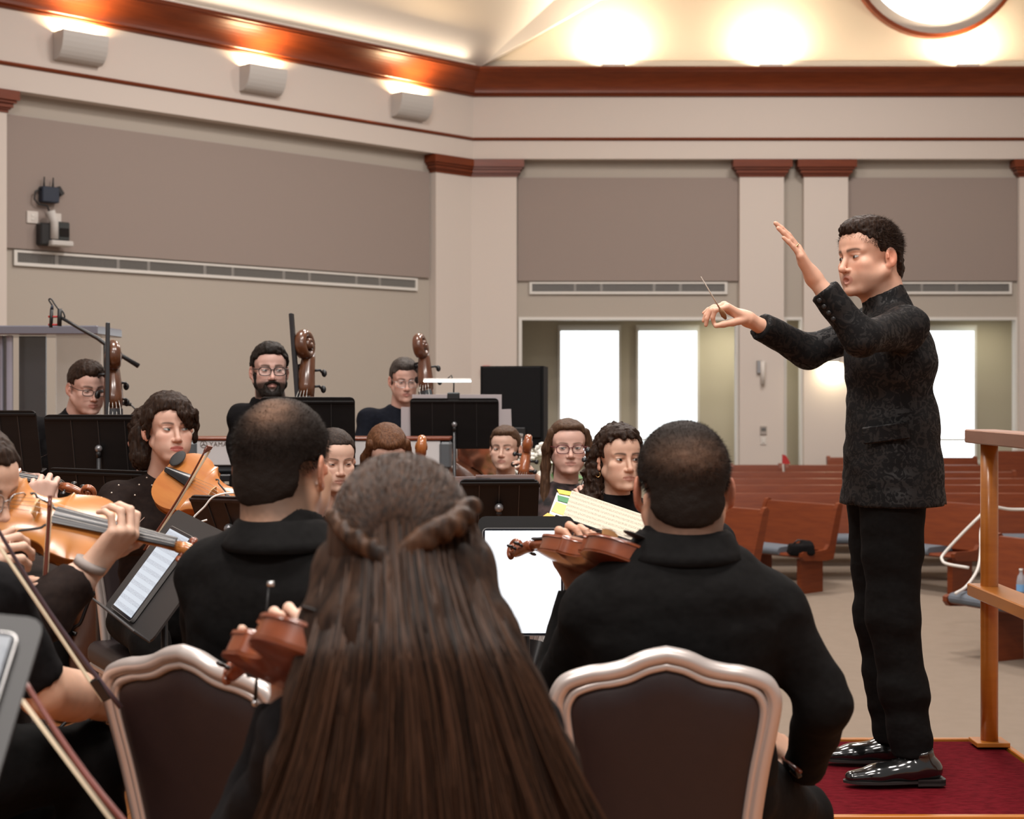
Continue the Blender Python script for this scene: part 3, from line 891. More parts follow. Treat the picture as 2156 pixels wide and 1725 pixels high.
def hand_sdf(s, M, side, curl, spread=(10, 3, -4, -12), thumb=(0, 0, 0), sc=1.0):
    """side=+1 right hand, -1 left; M maps hand frame (x fingers, z back of hand, y thumb side for right) to world.
    curl: 4 triples of joint bends in degrees; thumb=(out, across, bend)"""
    def W(p): q = M @ Vector((p[0]*sc, p[1]*sc*side, p[2]*sc)); return (q.x, q.y, q.z)
    fb = [(.090, .030, .002), (.095, .0095, .004), (.090, -.0105, .003), (.081, -.029, 0)]
    ln = [(.042, .025, .020), (.046, .029, .021), (.042, .027, .020), (.033, .020, .018)]
    rd = [(.0092, .0082, .0074, .0062), (.0094, .0084, .0075, .0064), (.009, .008, .0072, .006), (.0080, .0072, .0064, .0054)]
    for i in range(4):
        s.cone(W((.004, fb[i][1]*.55, 0)), W(fb[i]), .0135*sc, .0115*sc, .012)
    s.cone(W((.01, .012, -.004)), W((.055, .020, -.006)), .013*sc, .012*sc, .01)
    s.cone(W((.012, -.018, -.004)), W((.06, -.020, -.006)), .012*sc, .012*sc, .01)
    tips = []
    for i in range(4):
        p = Vector(fb[i]); a = 0; sp = R(spread[i])
        for k in range(3):
            a += R(curl[i][k])
            d = Vector((math.cos(a)*math.cos(sp), math.cos(a)*math.sin(sp)+0, -math.sin(a)))
            q = p + d*ln[i][k]
            s.cone(W(p), W(q), rd[i][k]*sc, rd[i][k+1]*sc, .0035)
            if i == 2 and k == 0: HAND_RING[:] = [Vector(W(p.lerp(q, .45))), Vector(W(q)) - Vector(W(p)), rd[i][k]*sc]
            p = q
        tips.append(Vector(W(p)))
    # thumb
    p = Vector((.018, .024, -.008)); az = R(42+thumb[0]); el = R(-18-thumb[1]); bend = 0
    for k, (l, r0, r1) in enumerate(((.042, .0135, .0115), (.032, .0108, .0098), (.026, .0098, .0074))):
        d = Vector((math.cos(az)*math.cos(el), math.sin(az)*math.cos(el), math.sin(el)))
        q = p + d*l; s.cone(W(p), W(q), r0*sc, r1*sc, .006); p = q
        az -= R(thumb[2]*.6+8); el -= R(thumb[2]*.25)
    tips.append(Vector(W(p)))
    return tips

HAND_RING = []; HAND_L = []
RELAX = [(20, 25, 15), (25, 28, 15), (28, 30, 18), (32, 32, 18)]
FLAT = [(8, 6, 3), (6, 6, 4), (8, 6, 4), (10, 8, 5)]
FIST = [(70, 80, 45), (75, 85, 45), (75, 85, 45), (70, 80, 45)]
NECKH = [(45, 60, 35), (50, 62, 35), (52, 60, 32), (50, 55, 30)]
BOWH = [(35, 35, 20), (45, 35, 18), (48, 36, 18), (40, 40, 22)]

def ik(S, W, l1, l2, pole):
    S = Vector(S); W = Vector(W); d = W - S; L = min(d.length, (l1+l2)*.995); dn = d.normalized()
    a = (l1*l1 - l2*l2 + L*L)/(2*L); h = math.sqrt(max(l1*l1-a*a, 0))
    p = Vector(pole); p = p - dn*p.dot(dn)
    p = p.normalized() if p.length > 1e-5 else dn.orthogonal().normalized()
    return S + dn*a + p*h

def cloth_disp(seed, amp=.004, sc=(7, 7, 14)):
    S_ = np.array(sc)
    return lambda p: amp*vnoise(p*S_ + seed*13.7, seed) + amp*.6*vnoise(p*S_*2.3 + seed*3.1, seed+5)

def person(label, head, cat='person', pose=None, opt=None, top=None, legs=None, hair=None, group=None, res=1.0):
    """head: dict(c=world point of the eye line centre, yaw, pitch, roll) ; opt: face options
    pose: dict(yaw body yaw, neck, pelvis, sh (L,R), el, wr) ; top: dict(mat, ...)"""
    H = Vector(head['c']); a = R(head.get('yaw', 0)); Mh = Matrix.Translation(H) @ rot_head(a, R(head.get('pitch', 0)), R(head.get('roll', 0)))
    sc = head.get('s', 1.0); Mh = Mh @ Matrix.Diagonal((sc*opt.get('wide', 1.0), sc, sc*opt.get('tall', 1.0), 1))
    by = R(pose.get('yaw', 0)); fwd = V(math.sin(by), -math.cos(by), 0); lft = V(math.cos(by), math.sin(by), 0)   # person's left
    up = V(0, 0, 1); lean = R(pose.get('lean', 4)); upt = (up*math.cos(lean) + fwd*math.sin(lean)).normalized()
    nbk = Vector(pose['neck']) if 'neck' in pose else H - upt*.205 - fwd*.02
    pel = Vector(pose['pelvis']) if 'pelvis' in pose else nbk - upt*.50
    base = Vector(pose.get('base', (pel.x, pel.y, 0)))
    root = thing('person', label, 'person', base, group)
    T = Matrix.Translation(-base)
    def put(name, v, f, m, colors=None, parent=None):
        me = make_mesh(name, np.asarray(v) - np.array(base), f, True, colors)
        return link(name, me, m, parent or root)
    # ---- skeleton
    bw = pose.get('sw', .185 if not opt.get('fem') else .165)
    tilt = pose.get('sh_drop', (0, 0))
    SL = Vector(pose['shL']) if 'shL' in pose else nbk + lft*bw - upt*(.065+tilt[0])
    SR = Vector(pose['shR']) if 'shR' in pose else nbk - lft*bw - upt*(.065+tilt[1])
    l1 = pose.get('l1', .29 if not opt.get('fem') else .27); l2 = pose.get('l2', .255 if not opt.get('fem') else .24)
    arms = {}
    for nm, S in (('L', SL), ('R', SR)):
        sg = 1 if nm == 'L' else -1
        Wr = Vector(pose['wr'+nm]) if 'wr'+nm in pose else S + fwd*.30 - upt*.40 + lft*sg*(-.02)
        E = Vector(pose['el'+nm]) if 'el'+nm in pose else ik(S, Wr, l1, l2, pose.get('pole'+nm, -up*.8 + lft*sg*.5 - fwd*.1))
        arms[nm] = (S, E, Wr)
    # ---- body: head, neck, arms and hands in one mesh
    nl = Mh.inverted() @ (nbk - upt*.03)
    opt = dict(opt); opt['neck_to'] = tuple(nl)
    v, f = head_sdf(opt).mesh(.003*res)
    c = head_colors(v, opt)
    Mn = np.array(Mh); vw = v @ Mn[:3, :3].T + Mn[:3, 3]
    Vs = [vw]; Fs = [f]; Cs = [c]; off = len(vw)
    skin = np.array(opt.get('skin', FAIR))
    for nm in ('L', 'R'):
        S, E, Wr = arms[nm]; s = SDF()
        hd = pose.get('hand'+nm) or dict(dir=(Wr-E).normalized()*.7 + fwd*.3, back=up + lft*(.4 if nm == 'L' else -.4), curl=RELAX)
        d = Vector(hd['dir']).normalized(); back = Vector(hd['back'])
        z = (back - d*back.dot(d)).normalized(); y = z.cross(d)
        M = Matrix(((d.x, y.x, z.x, Wr.x), (d.y, y.y, z.y, Wr.y), (d.z, y.z, z.z, Wr.z), (0, 0, 0, 1)))
        sh = hd.get('s', 1.0 if not opt.get('fem') else .93)
        st = E.lerp(Wr, hd.get('from', .25))
        fr = .041 if not opt.get('fem') else .035
        s.cone(st, E.lerp(Wr, .62), fr, fr*.88, .02); s.cone(E.lerp(Wr, .6), Wr, fr*.88, fr*.63, .02, flat=(z, 1.18)); s.cone(Wr, Wr + d*.02, fr*.62, fr*.55, .015)
        if hd.get('bare'):
            s.cone(S, E, .05, .040, .03); s.cone(E, E.lerp(Wr, .3), .040, .043, .03)
        hand_sdf(s, M, 1 if nm == 'R' else -1, hd.get('curl', RELAX), hd.get('spread', (9, 3, -4, -11)), hd.get('thumb', (0, 0, 10)), sh)
        if nm == 'L': HAND_L[:] = list(HAND_RING)
        hv, hf = s.mesh(.0033*res)
        hc = np.tile(skin*np.array(hd.get('tint', (1, 1, 1))), (len(hv), 1))*(1+.07*vnoise(hv*60, 2)[:, None])
        Vs.append(hv); Fs.append(hf + off); Cs.append(hc); off += len(hv)
    AV = np.concatenate(Vs); AF = np.concatenate(Fs)
    if len(Vs) > 1:      # neck and arms meet inside the clothes
        i0 = int(np.argmin(((Vs[0] - np.array(nbk - upt*.06))**2).sum(1))); o_ = len(Vs[0]); br = []
        e0 = f[(f == i0).any(1)][0]; ea = int(e0[0]); eb = int(e0[1])
        for vv in Vs[1:]:
            j = int(np.argmin(((vv - np.array(nbk))**2).sum(1))) + o_; br.append((ea, eb, j, j)); o_ += len(vv)
        tri = np.array([(a_, b_, j_) for a_, b_, j_, _ in br])
    body = put('body', AV, AF, m_skin, np.concatenate(Cs))
    if len(Vs) > 1:
        import bmesh
        bm = bmesh.new(); bm.from_mesh(body.data); bm.verts.ensure_lookup_table()
        for t_ in tri:
            try: bm.faces.new([bm.verts[int(q)] for q in t_])
            except ValueError: pass
        bm.to_mesh(body.data); bm.free()
    # eyes
    if not opt.get('no_eyes'):
        for sx in (-1, 1):
            ev, ef, ec = eye_mesh(opt, sx)
            put('eye', ev @ Mn[:3, :3].T + Mn[:3, 3], ef, m_eye, ec, body)
    # ---- clothes
    tp = top or {}
    s = SDF(); ch = pel.lerp(nbk, .66); k = .035; g = tp.get('girth', 1.0 if not opt.get('fem') else .86); dp = tp.get('depth', 1.0)
    rot = np.array([[lft.x, fwd.x, upt.x], [lft.y, fwd.y, upt.y], [lft.z, fwd.z, upt.z]])
    s.ell(ch + fwd*.005, (.175*g, .118*g*dp, .19), k, rot=rot)
    s.ell(ch - upt*.0 + fwd*-.02, (.165*g, .105*g*dp, .16), k, rot=rot)
    s.ell(pel.lerp(nbk, .33), (.158*g, .118*g*dp, .16), k, rot=rot)
    s.ell(pel + upt*.03, (.172*g, .128*g*dp, .13), k, rot=rot)
    if opt.get('fem'):
        for sg in (-1, 1): s.ell(ch + fwd*.085 + lft*sg*.07 - upt*.02, (.06, .055, .06), .03, rot=rot)
    if tp.get('skirt'):
        h = tp['skirt']; s.cone(pel + upt*.10, pel - upt*h, tp.get('skirt_r', .175)*.84*g, tp.get('skirt_r', .175)*g, .03, cut=True, flat=(fwd, tp.get('skirt_f', 1.28)))
    for nm in ('L', 'R'):
        S, E, Wr = arms[nm]
        ar = tp.get('arm', 1.0 if not opt.get('fem') else .84)
        s.cone(nbk - upt*.035, S, .058*g, .056*ar, .04); s.ell(S, (.066*ar,)*3, .03)
        cut = tp.get('sleeve', 1.0)      # share of the arm covered, 0..1 upper arm, 1..2 forearm
        if isinstance(cut, dict): cut = cut[nm]
        if cut <= 1: s.cone(S, S.lerp(E, max(cut, .05)), .062*ar, .054*ar, k, cut=True)
        else:
            t_ = cut-1; s.cone(S, E, .063*ar, .053*ar, k)
            s.cone(E, E.lerp(Wr, t_), .054*ar, (.054-.010*t_)*ar, .03, cut=True)
    # collar / neckline
    nk = tp.get('neck', 'crew')
    nr = opt.get('neck', .046 if opt.get('fem') else .056)
    ndir = (H - nbk).normalized()
    if nk == 'collar': s.cone(nbk - ndir*.03, nbk + ndir*tp.get('collar_h', .055) , nr*1.40, nr*1.22, .02, cut=True)
    elif nk == 'crew': s.cone(nbk - ndir*.05, nbk + ndir*.012, nr*1.7, nr*1.32, .025, cut=True)
    elif nk == 'low': s.ell(nbk + fwd*.055 + up*.02, (.075, .075, .085), .015, '-', rot=rot)
    rs = tp.get('res', .010)
    v, f = s.mesh(rs, cloth_disp(int(H.x*100) % 50, tp.get('fold', .006)))
    put(tp.get('name', 'shirt'), v, f, tp.get('mat', m_cblk2))
    if nk in ('low', 'crew'):      # chest and shoulders of the body seen in the neckline
        pass
    if tp.get('lapel'):            # turned down collar band
        n = 40; R0 = nr*1.34; vv = []; ff = []
        for i in range(n+1):
            th = PI*(.06 + 1.88*i/n) - PI/2; e = lft*math.cos(th) - fwd*math.sin(th)
            fr_ = max(0, -math.sin(th))              # towards the throat
            for k_, (rr_, hh) in enumerate(((R0, -.01), (R0*.97, .030-.016*fr_), (R0*1.02, .034-.016*fr_), (R0*1.14, .026-.018*fr_), (R0*1.34, -.008-.02*fr_), (R0*1.42, -.020-.03*fr_), (R0*1.30, -.03-.03*fr_))):
                vv.append(nbk + ndir*hh + e*rr_*(1+.0*fr_))
        for i in range(n):
            for k_ in range(6): a_ = i*7+k_; ff.append((a_, a_+1, a_+8, a_+7))
        put('collar', np.array([tuple(q) for q in vv]), np.array(ff), tp.get('mat', m_cblk2))
    # ---- legs
    if legs is not None:
        s = SDF()
        for nm, sg in (('L', 1), ('R', -1)):
            hp = pel + lft*sg*.09 - up*.02
            kn = Vector(legs['kn'+nm]) if 'kn'+nm in legs else hp + fwd*.42 + lft*sg*.06 - up*.03
            an = Vector(legs['an'+nm]) if 'an'+nm in legs else V(kn.x, kn.y, .09) + fwd*legs.get('foot', .03)
            s.cone(hp, kn, .096, .066, .05); s.cone(kn, kn.lerp(an, .45), .066, .058, .03); s.cone(kn.lerp(an, .4), an, .059, legs.get('cuff', .052), .02, cut=True)
            if legs.get('shoes', True):
                fd = Vector(legs.get('fd'+nm, fwd)).normalized(); shoe(root, base, V(an.x, an.y, legs.get('ground', 0.0)), fd)
        s.ell(pel - up*.02, (.17, .15, .11), .04)
        v, f = s.mesh(.012, cloth_disp(3, .008, (6, 6, 12))); put('trousers', v, f, legs.get('mat', m_trou))
    if hair: hair(root, base, Mh, opt, put)
    if opt.get('glasses'): glasses(root, Mh, base, opt)
    return root, Mh, arms, dict(fwd=fwd, lft=lft, up=upt, nbk=nbk, pel=pel, put=put, base=base)

def shoe(root, base, p, d):
    """p: point on the ground under the ankle, d: toe direction"""
    x = Vector(d).normalized(); y = V(-x.y, x.x, 0)
    W = lambda a, b, c: p + x*a + y*b + V(0, 0, c)
    s = SDF()
    s.cone(W(-.055, 0, .045), W(.02, 0, .045), .036, .041, .02); s.cone(W(.02, 0, .045), W(.12, 0, .032), .042, .036, .02, flat=((0, 0, 1), 1.15))
    s.cone(W(.12, 0, .030), W(.195, 0, .024), .040, .027, .02, flat=((0, 0, 1), 1.3)); s.cone(W(-.03, 0, .06), W(-.02, 0, .105), .038, .040, .02, cut=True)
    s.plane(p + V(0, 0, .013), (0, 0, -1))
    v, f = s.mesh(.0045); me = make_mesh('shoe', v - np.array(base), f); o = link('shoe', me, m_leather, root)
    mb = MB(); pts = spline([V(-.093, 0), V(-.085, .036), V(-.02, .036), V(.06, .042), V(.13, .045), V(.195, .032), V(.228, 0), V(.195, -.032), V(.13, -.045), V(.06, -.042), V(-.02, -.036), V(-.085, -.036)], 4, True)
    M = Matrix.Translation(-Vector(base)) @ Matrix(((x.x, y.x, 0, p.x), (x.y, y.y, 0, p.y), (0, 0, 1, p.z), (0, 0, 0, 1)))
    mb.prism([(q.x, q.y) for q in pts], .008, .016, M); mb.prism([(q.x, q.y) for q in pts if q.x < -.0], 0, .02, M)
    mb.build('sole', mat('shoe_sole', (.015, .012, .011), .6), o)
    mb = MB()
    for i in range(5):
        a = .035 + i*.014; zt = .088 - i*.0085
        mb.tube([M @ V(a, -.020, zt-.008), M @ V(a, 0, zt+.002), M @ V(a, .020, zt-.008)], .0022, 5)
    mb.tube([M @ V(.03, 0, .092), M @ V(.04, -.028, .085), M @ V(.05, -.035, .062)], .002, 5); mb.build('laces', m_blackp, o)

def glasses(root, Mh, base, opt):
    m = opt.get('gmat', m_gframe); r = opt.get('grad', (.0255, .0205)); T = Matrix.Translation(-Vector(base)) @ Mh
    e = thing_part('eyeglasses', root)
    fr = MB()
    for sx in (-1, 1):
        pts = []
        for k in range(28):
            a = 2*PI*k/28; cx, sy = math.cos(a), math.sin(a); q = 3.0
            rr_ = (abs(cx)**q + abs(sy)**q)**(-1/q)
            x = sx*.033 + r[0]*cx*rr_; z = -.002 + r[1]*sy*rr_
            pts.append(V(x, -.099 + .25*max(0, abs(x)-.03), z))
        fr.tube([T @ p for p in pts + [pts[0]]], opt.get('gthick', .0017), 6, cap=False)
        ln = MB(); ln.add([T @ p for p in pts], [tuple(range(28))]); ln.build('lens', m_glens, e)
        fr.tube([T @ V(sx*.058, -.092, .008), T @ V(sx*.074, -.08, .008), T @ V(sx*.083, .005, .010), T @ V(sx*.082, .03, -.005)], opt.get('gthick', .0017), 6)
    fr.tube([T @ V(-.009, -.1, .003), T @ V(0, -.103, .007), T @ V(.009, -.1, .003)], opt.get('gthick', .0017), 6)
    fr.build('frame', m, e)
def thing_part(name, root):
    mb = MB(); o = bpy.data.objects.new(name, None); COL.objects.link(o); o.parent = root; o.empty_display_size = .01; return o

# ---------------------------------------------------------------- hair
def cap_sdf(th=.010, line=(.070, -.06), fw=1.0, side=-.03):
    """hair cap: line=(z of front hairline, z of nape)"""
    s = SDF()
    s.ell((0, .016, .038), (.0765+th, .098+th, .083+th), .01)
    s.ell((0, .040, -.01), (.070+th*.8, .070+th*.9, .075), .02)
    return s
def hair_short(m, th=.012, front=.072, nape=-.075, tuft=.004, sides=1.0, topx=0, sc=(70, 70, 40), name='hair', res=.004, temple=.0, seed=1, cols=None):
    def fn(root, base, Mh, opt, put):
        s = SDF()
        s.ell((0, .016, .042), (.0775+th*sides, .0985+th, .083+th), .012)
        s.ell((0, .032, -.025), (.0735+th*sides*.6, .0815+th*.8, .10), .02)
        if topx: s.ell((0, -.02, .095), (.06, .07, .022+topx), .02)
        # face opening
        s.box((0, -.135, front-.15), (.066, .09, .15), .03, k=.012, op='-')
        for sx in (-1, 1):
            s.box((sx*.095, -.075+temple, front-.17), (.06, .055, .15), .02, k=.012, op='-')
            s.box((sx*.095, .008, -.062), (.05, .058, .075), .02, k=.01, op='-')
        s.plane((0, .08, nape), (0, -.25, -1), .012)
        for sx in (-1, 1): s.plane((sx*.045, .08, nape), (sx*.75, -.2, -1), .02)
        S_ = np.array(sc)
        v, f = s.mesh(res, lambda p: tuft*(vnoise(p*S_, seed) + .6*vnoise(p*S_*2.1, seed+1)))
        Mn = np.array(Mh); put(name, v @ Mn[:3, :3].T + Mn[:3, 3], f, m, cols(v) if cols else None)
    return fn
def hair_locks(m, base_fn, locks, amp=.006, sc=(60, 60, 12), res=.005, k=.02, name='hair_length', seed=4):
    """locks: list of point lists (head frame) with radii [(x,y,z,r),...]"""
    def fn(root, base, Mh, opt, put):
        base_fn(root, base, Mh, opt, put)
        s = SDF()
        for lk in locks:
            for p, q in zip(lk[:-1], lk[1:]): s.cone(p[:3], q[:3], p[3], q[3], k)
        S_ = np.array(sc)
        v, f = s.mesh(res, lambda p: amp*(vnoise(p*S_, seed) + .7*vnoise(p*S_*2.2, seed+1)))
        Mn = np.array(Mh); put(name, v @ Mn[:3, :3].T + Mn[:3, 3], f, m)
    return fn
def strands(pts_list, width, name, m, parent, base, ca=(.02, .01, .006), cb=(.1, .05, .03), seed=1):
    """thin ribbons, each a polyline; one mesh"""
    vs = []; fs = []; cc = []; rq = random.Random(seed)
    for pts in pts_list:
        n = len(pts); b = len(vs); q_ = rq.random()**1.6; col = tuple(x+(y-x)*q_ for x, y in zip(ca, cb))
        for i, p in enumerate(pts):
            t = pts[min(i+1, n-1)] - pts[max(i-1, 0)]
            view = Vector(p) - Vector((0, 0, EYE)); sd = t.cross(pts[0]-V(pts[0].x, pts[0].y+.2, pts[0].z))
            sd = t.cross(V(random.uniform(-.6, .6), -1, random.uniform(-.3, .3)))
            if sd.length < 1e-8: sd = V(1, 0, 0)
            sd.normalize(); w_ = width*(1-.7*(i/(n-1))**2)
            vs.append(p - sd*w_ - base); vs.append(p + sd*w_ - base); cc += [col, col]
        for i in range(n-1): fs.append((b+2*i, b+2*i+1, b+2*i+3, b+2*i+2))
    me = make_mesh(name, np.array([tuple(q) for q in vs]), np.array(fs), True, np.array(cc)); o = link(name, me, m, parent); o['kind'] = 'stuff'
    return o
def fuzz(root, base, Mh, m, n=9000, length=.010, width=.0004, front=.066, nape=-.085, thin=None, seed=3):
    """short cropped hairs over the scalp, as slim triangles"""
    r_ = np.random.default_rng(seed)
    vs = []; fs = []
    Mn = np.array(Mh)
    d = r_.normal(size=(n*3, 3)); d /= np.linalg.norm(d, axis=1)[:, None]
    c0 = np.array((0, .016, .040)); rad = np.array((.0795, .101, .086))
    p = c0 + d*rad
    low = p[:, 2] < .0
    # below the equator follow the narrower back of the head
    p[low, 0] *= 1 - .25*np.clip(-p[low, 2]/.08, 0, 1); p[low, 1] = np.where(p[low, 1] > 0, p[low, 1]*(1-.12*np.clip(-p[low, 2]/.08, 0, 1)), p[low, 1])
    keep = (p[:, 2] > nape + .25*np.abs(p[:, 0])) & ((p[:, 1]*.62 + p[:, 2]) > .012) & ~((np.abs(p[:, 0]) > .06) & (p[:, 2] < -.005) & (p[:, 1] < .035))
    if thin is not None: keep &= r_.random(len(p)) < thin(p)
    p = p[keep][:n]; d = d[keep][:n]
    tang = np.cross(d, r_.normal(size=d.shape)); tang /= np.linalg.norm(tang, axis=1)[:, None]
    lean = np.array((0, .25, -.45)); tip = p + (d*.75 + lean*.5 + .35*r_.normal(size=d.shape)*.5)*length*(.7+.6*r_.random((len(p), 1)))
    A = p - tang*width; B = p + tang*width
    vv = np.stack([A, B, tip], 1).reshape(-1, 3) @ Mn[:3, :3].T + Mn[:3, 3] - np.array(base)
    me = make_mesh('cropped_hair', vv, np.arange(len(vv)).reshape(-1, 3), False); o = link('cropped_hair', me, m, root); o['kind'] = 'stuff'
    return o

from mathutils.bvhtree import BVHTree
def hit(o, px, py):
    """point and normal where the sight line through a picture point meets the mesh of o"""
    me = o.data; mw = Matrix.Translation(o.parent.location) if o.parent else Matrix()
    vs = [mw @ v.co for v in me.vertices]; t = BVHTree.FromPolygons(vs, [tuple(p.vertices) for p in me.polygons])
    d = (P(px, py, 1) - V(0, 0, EYE)).normalized(); r = t.ray_cast(V(0, 0, EYE), d)
    return r[0], r[1]
def child(root, name):
    for c in root.children:
        if c.name.split('.')[0] == name: return c
# ================================================================ conductor, podium, railing
PZ = .20
m_podium_carpet = mat('red_carpet', (.125, .007, .012), 1.0, spec=.05, noise=((26, 60, 26), .8, (.07, .0035, .006), 2), bump=((70, 120, 70), .6, .006))
m_oak = mat('oak_wood', (.50, .175, .022), .35, noise=((4, 4, 26), .6, (.38, .115, .014), 5), coat=.35)
px0, px1, py0, py1 = .70, 1.735, 4.47, 5.47
t = thing('podium', 'red carpeted conductor podium with oak edge strips', 'podium', ((px0+px1)/2, (py0+py1)/2, 0))
hx = (px1-px0)/2; hy = (py1-py0)/2
MB().box((0, 0, PZ/2-.004), (hx-.02, hy-.02, PZ/2-.004)).build('deck', m_podium_carpet, t)
for c, h in (((0, -hy, PZ/2), (hx, .011, PZ/2)), ((0, hy, PZ/2), (hx, .011, PZ/2)), ((-hx, 0, PZ/2), (.011, hy-.011, PZ/2)), ((hx, 0, PZ/2), (.011, hy-.011, PZ/2))):
    MB().bbox(c, h, .003).build('edge_strip', m_oak, t)
# ribs of the podium carpet
# railing along the right side
rx = px1-.06
t = thing('podium_railing', 'oak railing with round post at the podium side', 'railing', (rx, py1-.10, PZ))
MB().bbox((0, 0, .008), (.058, .05, .008), .002).build('base_plate', m_oak, t)
MB().lathe([(.030, .016), (.030, .30), (.0305, .7), (.030, 1.06)], 20).build('post', m_oak, t)
MB().bbox((0, -.43, .008), (.058, .05, .008), .002, Matrix.Translation((0, -.37, 0))).build('base_plate', m_oak, t)
MB().lathe([(.030, .016), (.030, .30), (.0305, .7), (.030, 1.06)], 20, Matrix.Translation((0, -.80, 0))).build('post', m_oak, t)
MB().bbox((0, -.42, 1.08), (.055, .53, .024), .004).build('top_rail', mat('rail_wood', (.30, .15, .10), .4, noise=((4, 4, 26), .5, (.22, .10, .065), 4)), t)
MB().bbox((0, -.42, .535), (.055, .50, .022), .004).build('lower_rail', m_oak, t)

jac = mat('brocade', (.008, .008, .009), .5)
def brocade():
    nt = jac.node_tree; N = nt.nodes; L = nt.links; b = N['Principled BSDF']
    tc = N.new('ShaderNodeTexCoord'); n1 = N.new('ShaderNodeTexNoise'); n1.inputs['Scale'].default_value = 34; n1.inputs['Detail'].default_value = 5; n1.inputs['Distortion'].default_value = 2.2
    L.new(tc.outputs['Object'], n1.inputs['Vector'])
    rp = N.new('ShaderNodeValToRGB'); rp.color_ramp.elements[0].position = .49; rp.color_ramp.elements[1].position = .56
    rp.color_ramp.elements[0].color = (.005, .0048, .0052, 1); rp.color_ramp.elements[1].color = (.016, .014, .0135, 1)
    L.new(n1.outputs['Fac'], rp.inputs[0]); L.new(rp.outputs[0], b.inputs['Base Color'])
    r2 = N.new('ShaderNodeMapRange'); r2.inputs[1].default_value = .47; r2.inputs[2].default_value = .57; r2.inputs[3].default_value = .85; r2.inputs[4].default_value = .5
    L.new(n1.outputs['Fac'], r2.inputs[0]); L.new(r2.outputs[0], b.inputs['Roughness']); b.inputs['Specular IOR Level'].default_value = .2
brocade()
wrL = P(1713, 585, 4.50); elL = P(1812, 712, 4.50); shL = P(1905, 690, 4.74)
wrR = P(1574, 672, 4.98); elR = P(1702, 742, 5.12); shR = P(1832, 690, 5.12)
fL = (P(1640, 470, 4.46)-P(1700, 572, 4.50)).normalized()
neck = P(1868, 650, 4.96); pel = P(1880, 985, 4.97)
cond_hair = hair_short(m_hair_dkb, .009, .074, -.07, .003, .35, .014, sc=(150, 90, 90), temple=-.002, res=.003)
root, Mh, arms, K = person('conductor standing in black brocade jacket with both arms raised',
    dict(c=P(1828, 545, 4.95), yaw=-62, pitch=3, roll=-3, s=1.04),
    pose=dict(yaw=-97, neck=neck, pelvis=pel, base=(pel.x, pel.y, PZ), lean=0, shL=shL, elL=elL, wrL=wrL, shR=shR, elR=elR, wrR=wrR,
        handL=dict(dir=fL, back=V(.78, -.27, .56), curl=[(6, 8, 4), (6, 8, 4), (6, 8, 4), (6, 8, 5)], spread=(-4, -1, 1, 3), thumb=(-38, -24, 0), s=1.05, **{'from': .45}),
        handR=dict(dir=V(-.80, -.22, .42), back=V(.35, -.15, .92), curl=[(42, 62, 32), (52, 40, 20), (46, 34, 18), (34, 22, 12)], spread=(6, 1, -5, -12), thumb=(-18, 16, 12), s=1.02, **{'from': .45})),
    opt=dict(skin=(.72, .42, .30), stubble=.3, open=.55, brow=(.03, .017, .012), brow_w=.005, hair_col=(.035, .02, .014), fade=.75, iris=(.04, .022, .014), gaze=(-.5, -.2), nose=1.12, jaw=1.1, blush=.6, ear_red=.6, lip_col=(.50, .17, .14), beard_col=(.16, .10, .075)),
    top=dict(mat=jac, name='jacket', sleeve=1.80, neck='collar', collar_h=.058, res=.0085, fold=.005, skirt=.118, skirt_r=.212, skirt_f=1.27, girth=1.02, depth=1.18),
    hair=cond_hair)
conductor = root
RING_L = list(HAND_L)
put = K['put']
# trousers and shoes
s = SDF()
hipL = P(1878, 1040, 4.88); hipR = P(1850, 1040, 5.06)
knL = P(1880, 1300, 4.86); knR = P(1852, 1300, 5.08)
anL = P(1922, 1590, 4.86); anR = P(1882, 1560, 5.10)
anL.z = PZ+.085; anR.z = PZ+.085
for h_, k_, a_ in ((hipL, knL, anL), (hipR, knR, anR)):
    s.cone(h_, k_, .108, .080, .05); s.cone(k_, k_.lerp(a_, .55), .080, .074, .03); s.cone(k_.lerp(a_, .5), a_, .074, .066, .02, cut=True)
s.ell(pel - V(0, 0, .03), (.155, .165, .12), .04)
fold = lambda p: .004*vnoise(p*np.array((5, 5, 12.)), 3) + .0045*vnoise((p + .3*p[:, [2, 0, 1]])*np.array((9, 9, 24.)), 8)
v, f = s.mesh(.009, fold); put('trousers', v, f, m_trou)
shoe(root, K['base'], V(P(1925, 0, 4.83).x, 4.83, PZ), V(-1, -.06, 0)); shoe(root, K['base'], V(P(1872, 0, 5.10).x, 5.10, PZ), V(-1, .05, 0))
# jacket details: cuff buttons, pocket flap, front buttons, ring
W_, E_ = arms['L'][2], arms['L'][1]
ax = (W_-E_).normalized(); nrm = V(-.45, -.72, -.52); nrm = (nrm - ax*nrm.dot(ax)).normalized()
for i in range(4):
    c = E_.lerp(W_, .73-.10*i) + nrm*(.0505+.001*i) - K['base']
    MB().lathe([(.0, -.002), (.0072, -.002), (.0078, .001), (.006, .0032), (0, .0034)], 12, frame(c, x=nrm.orthogonal(), z=nrm) if False else Matrix.Translation(c) @ nrm.to_track_quat('Z', 'Y').to_matrix().to_4x4()).build('cuff_button', m_blackp, root)
jk = child(root, 'jacket')
c, nn = hit(jk, 1866, 912)
if c is not None:
    M = Matrix.Translation(c - K['base']) @ Matrix.Rotation(math.atan2(nn.x, -nn.y), 4, 'Z') @ Matrix.Rotation(R(-8), 4, 'Y')
    MB().bbox((0, -.009, 0), (.072, .008, .027), .004, M).build('pocket_flap', jac, root)
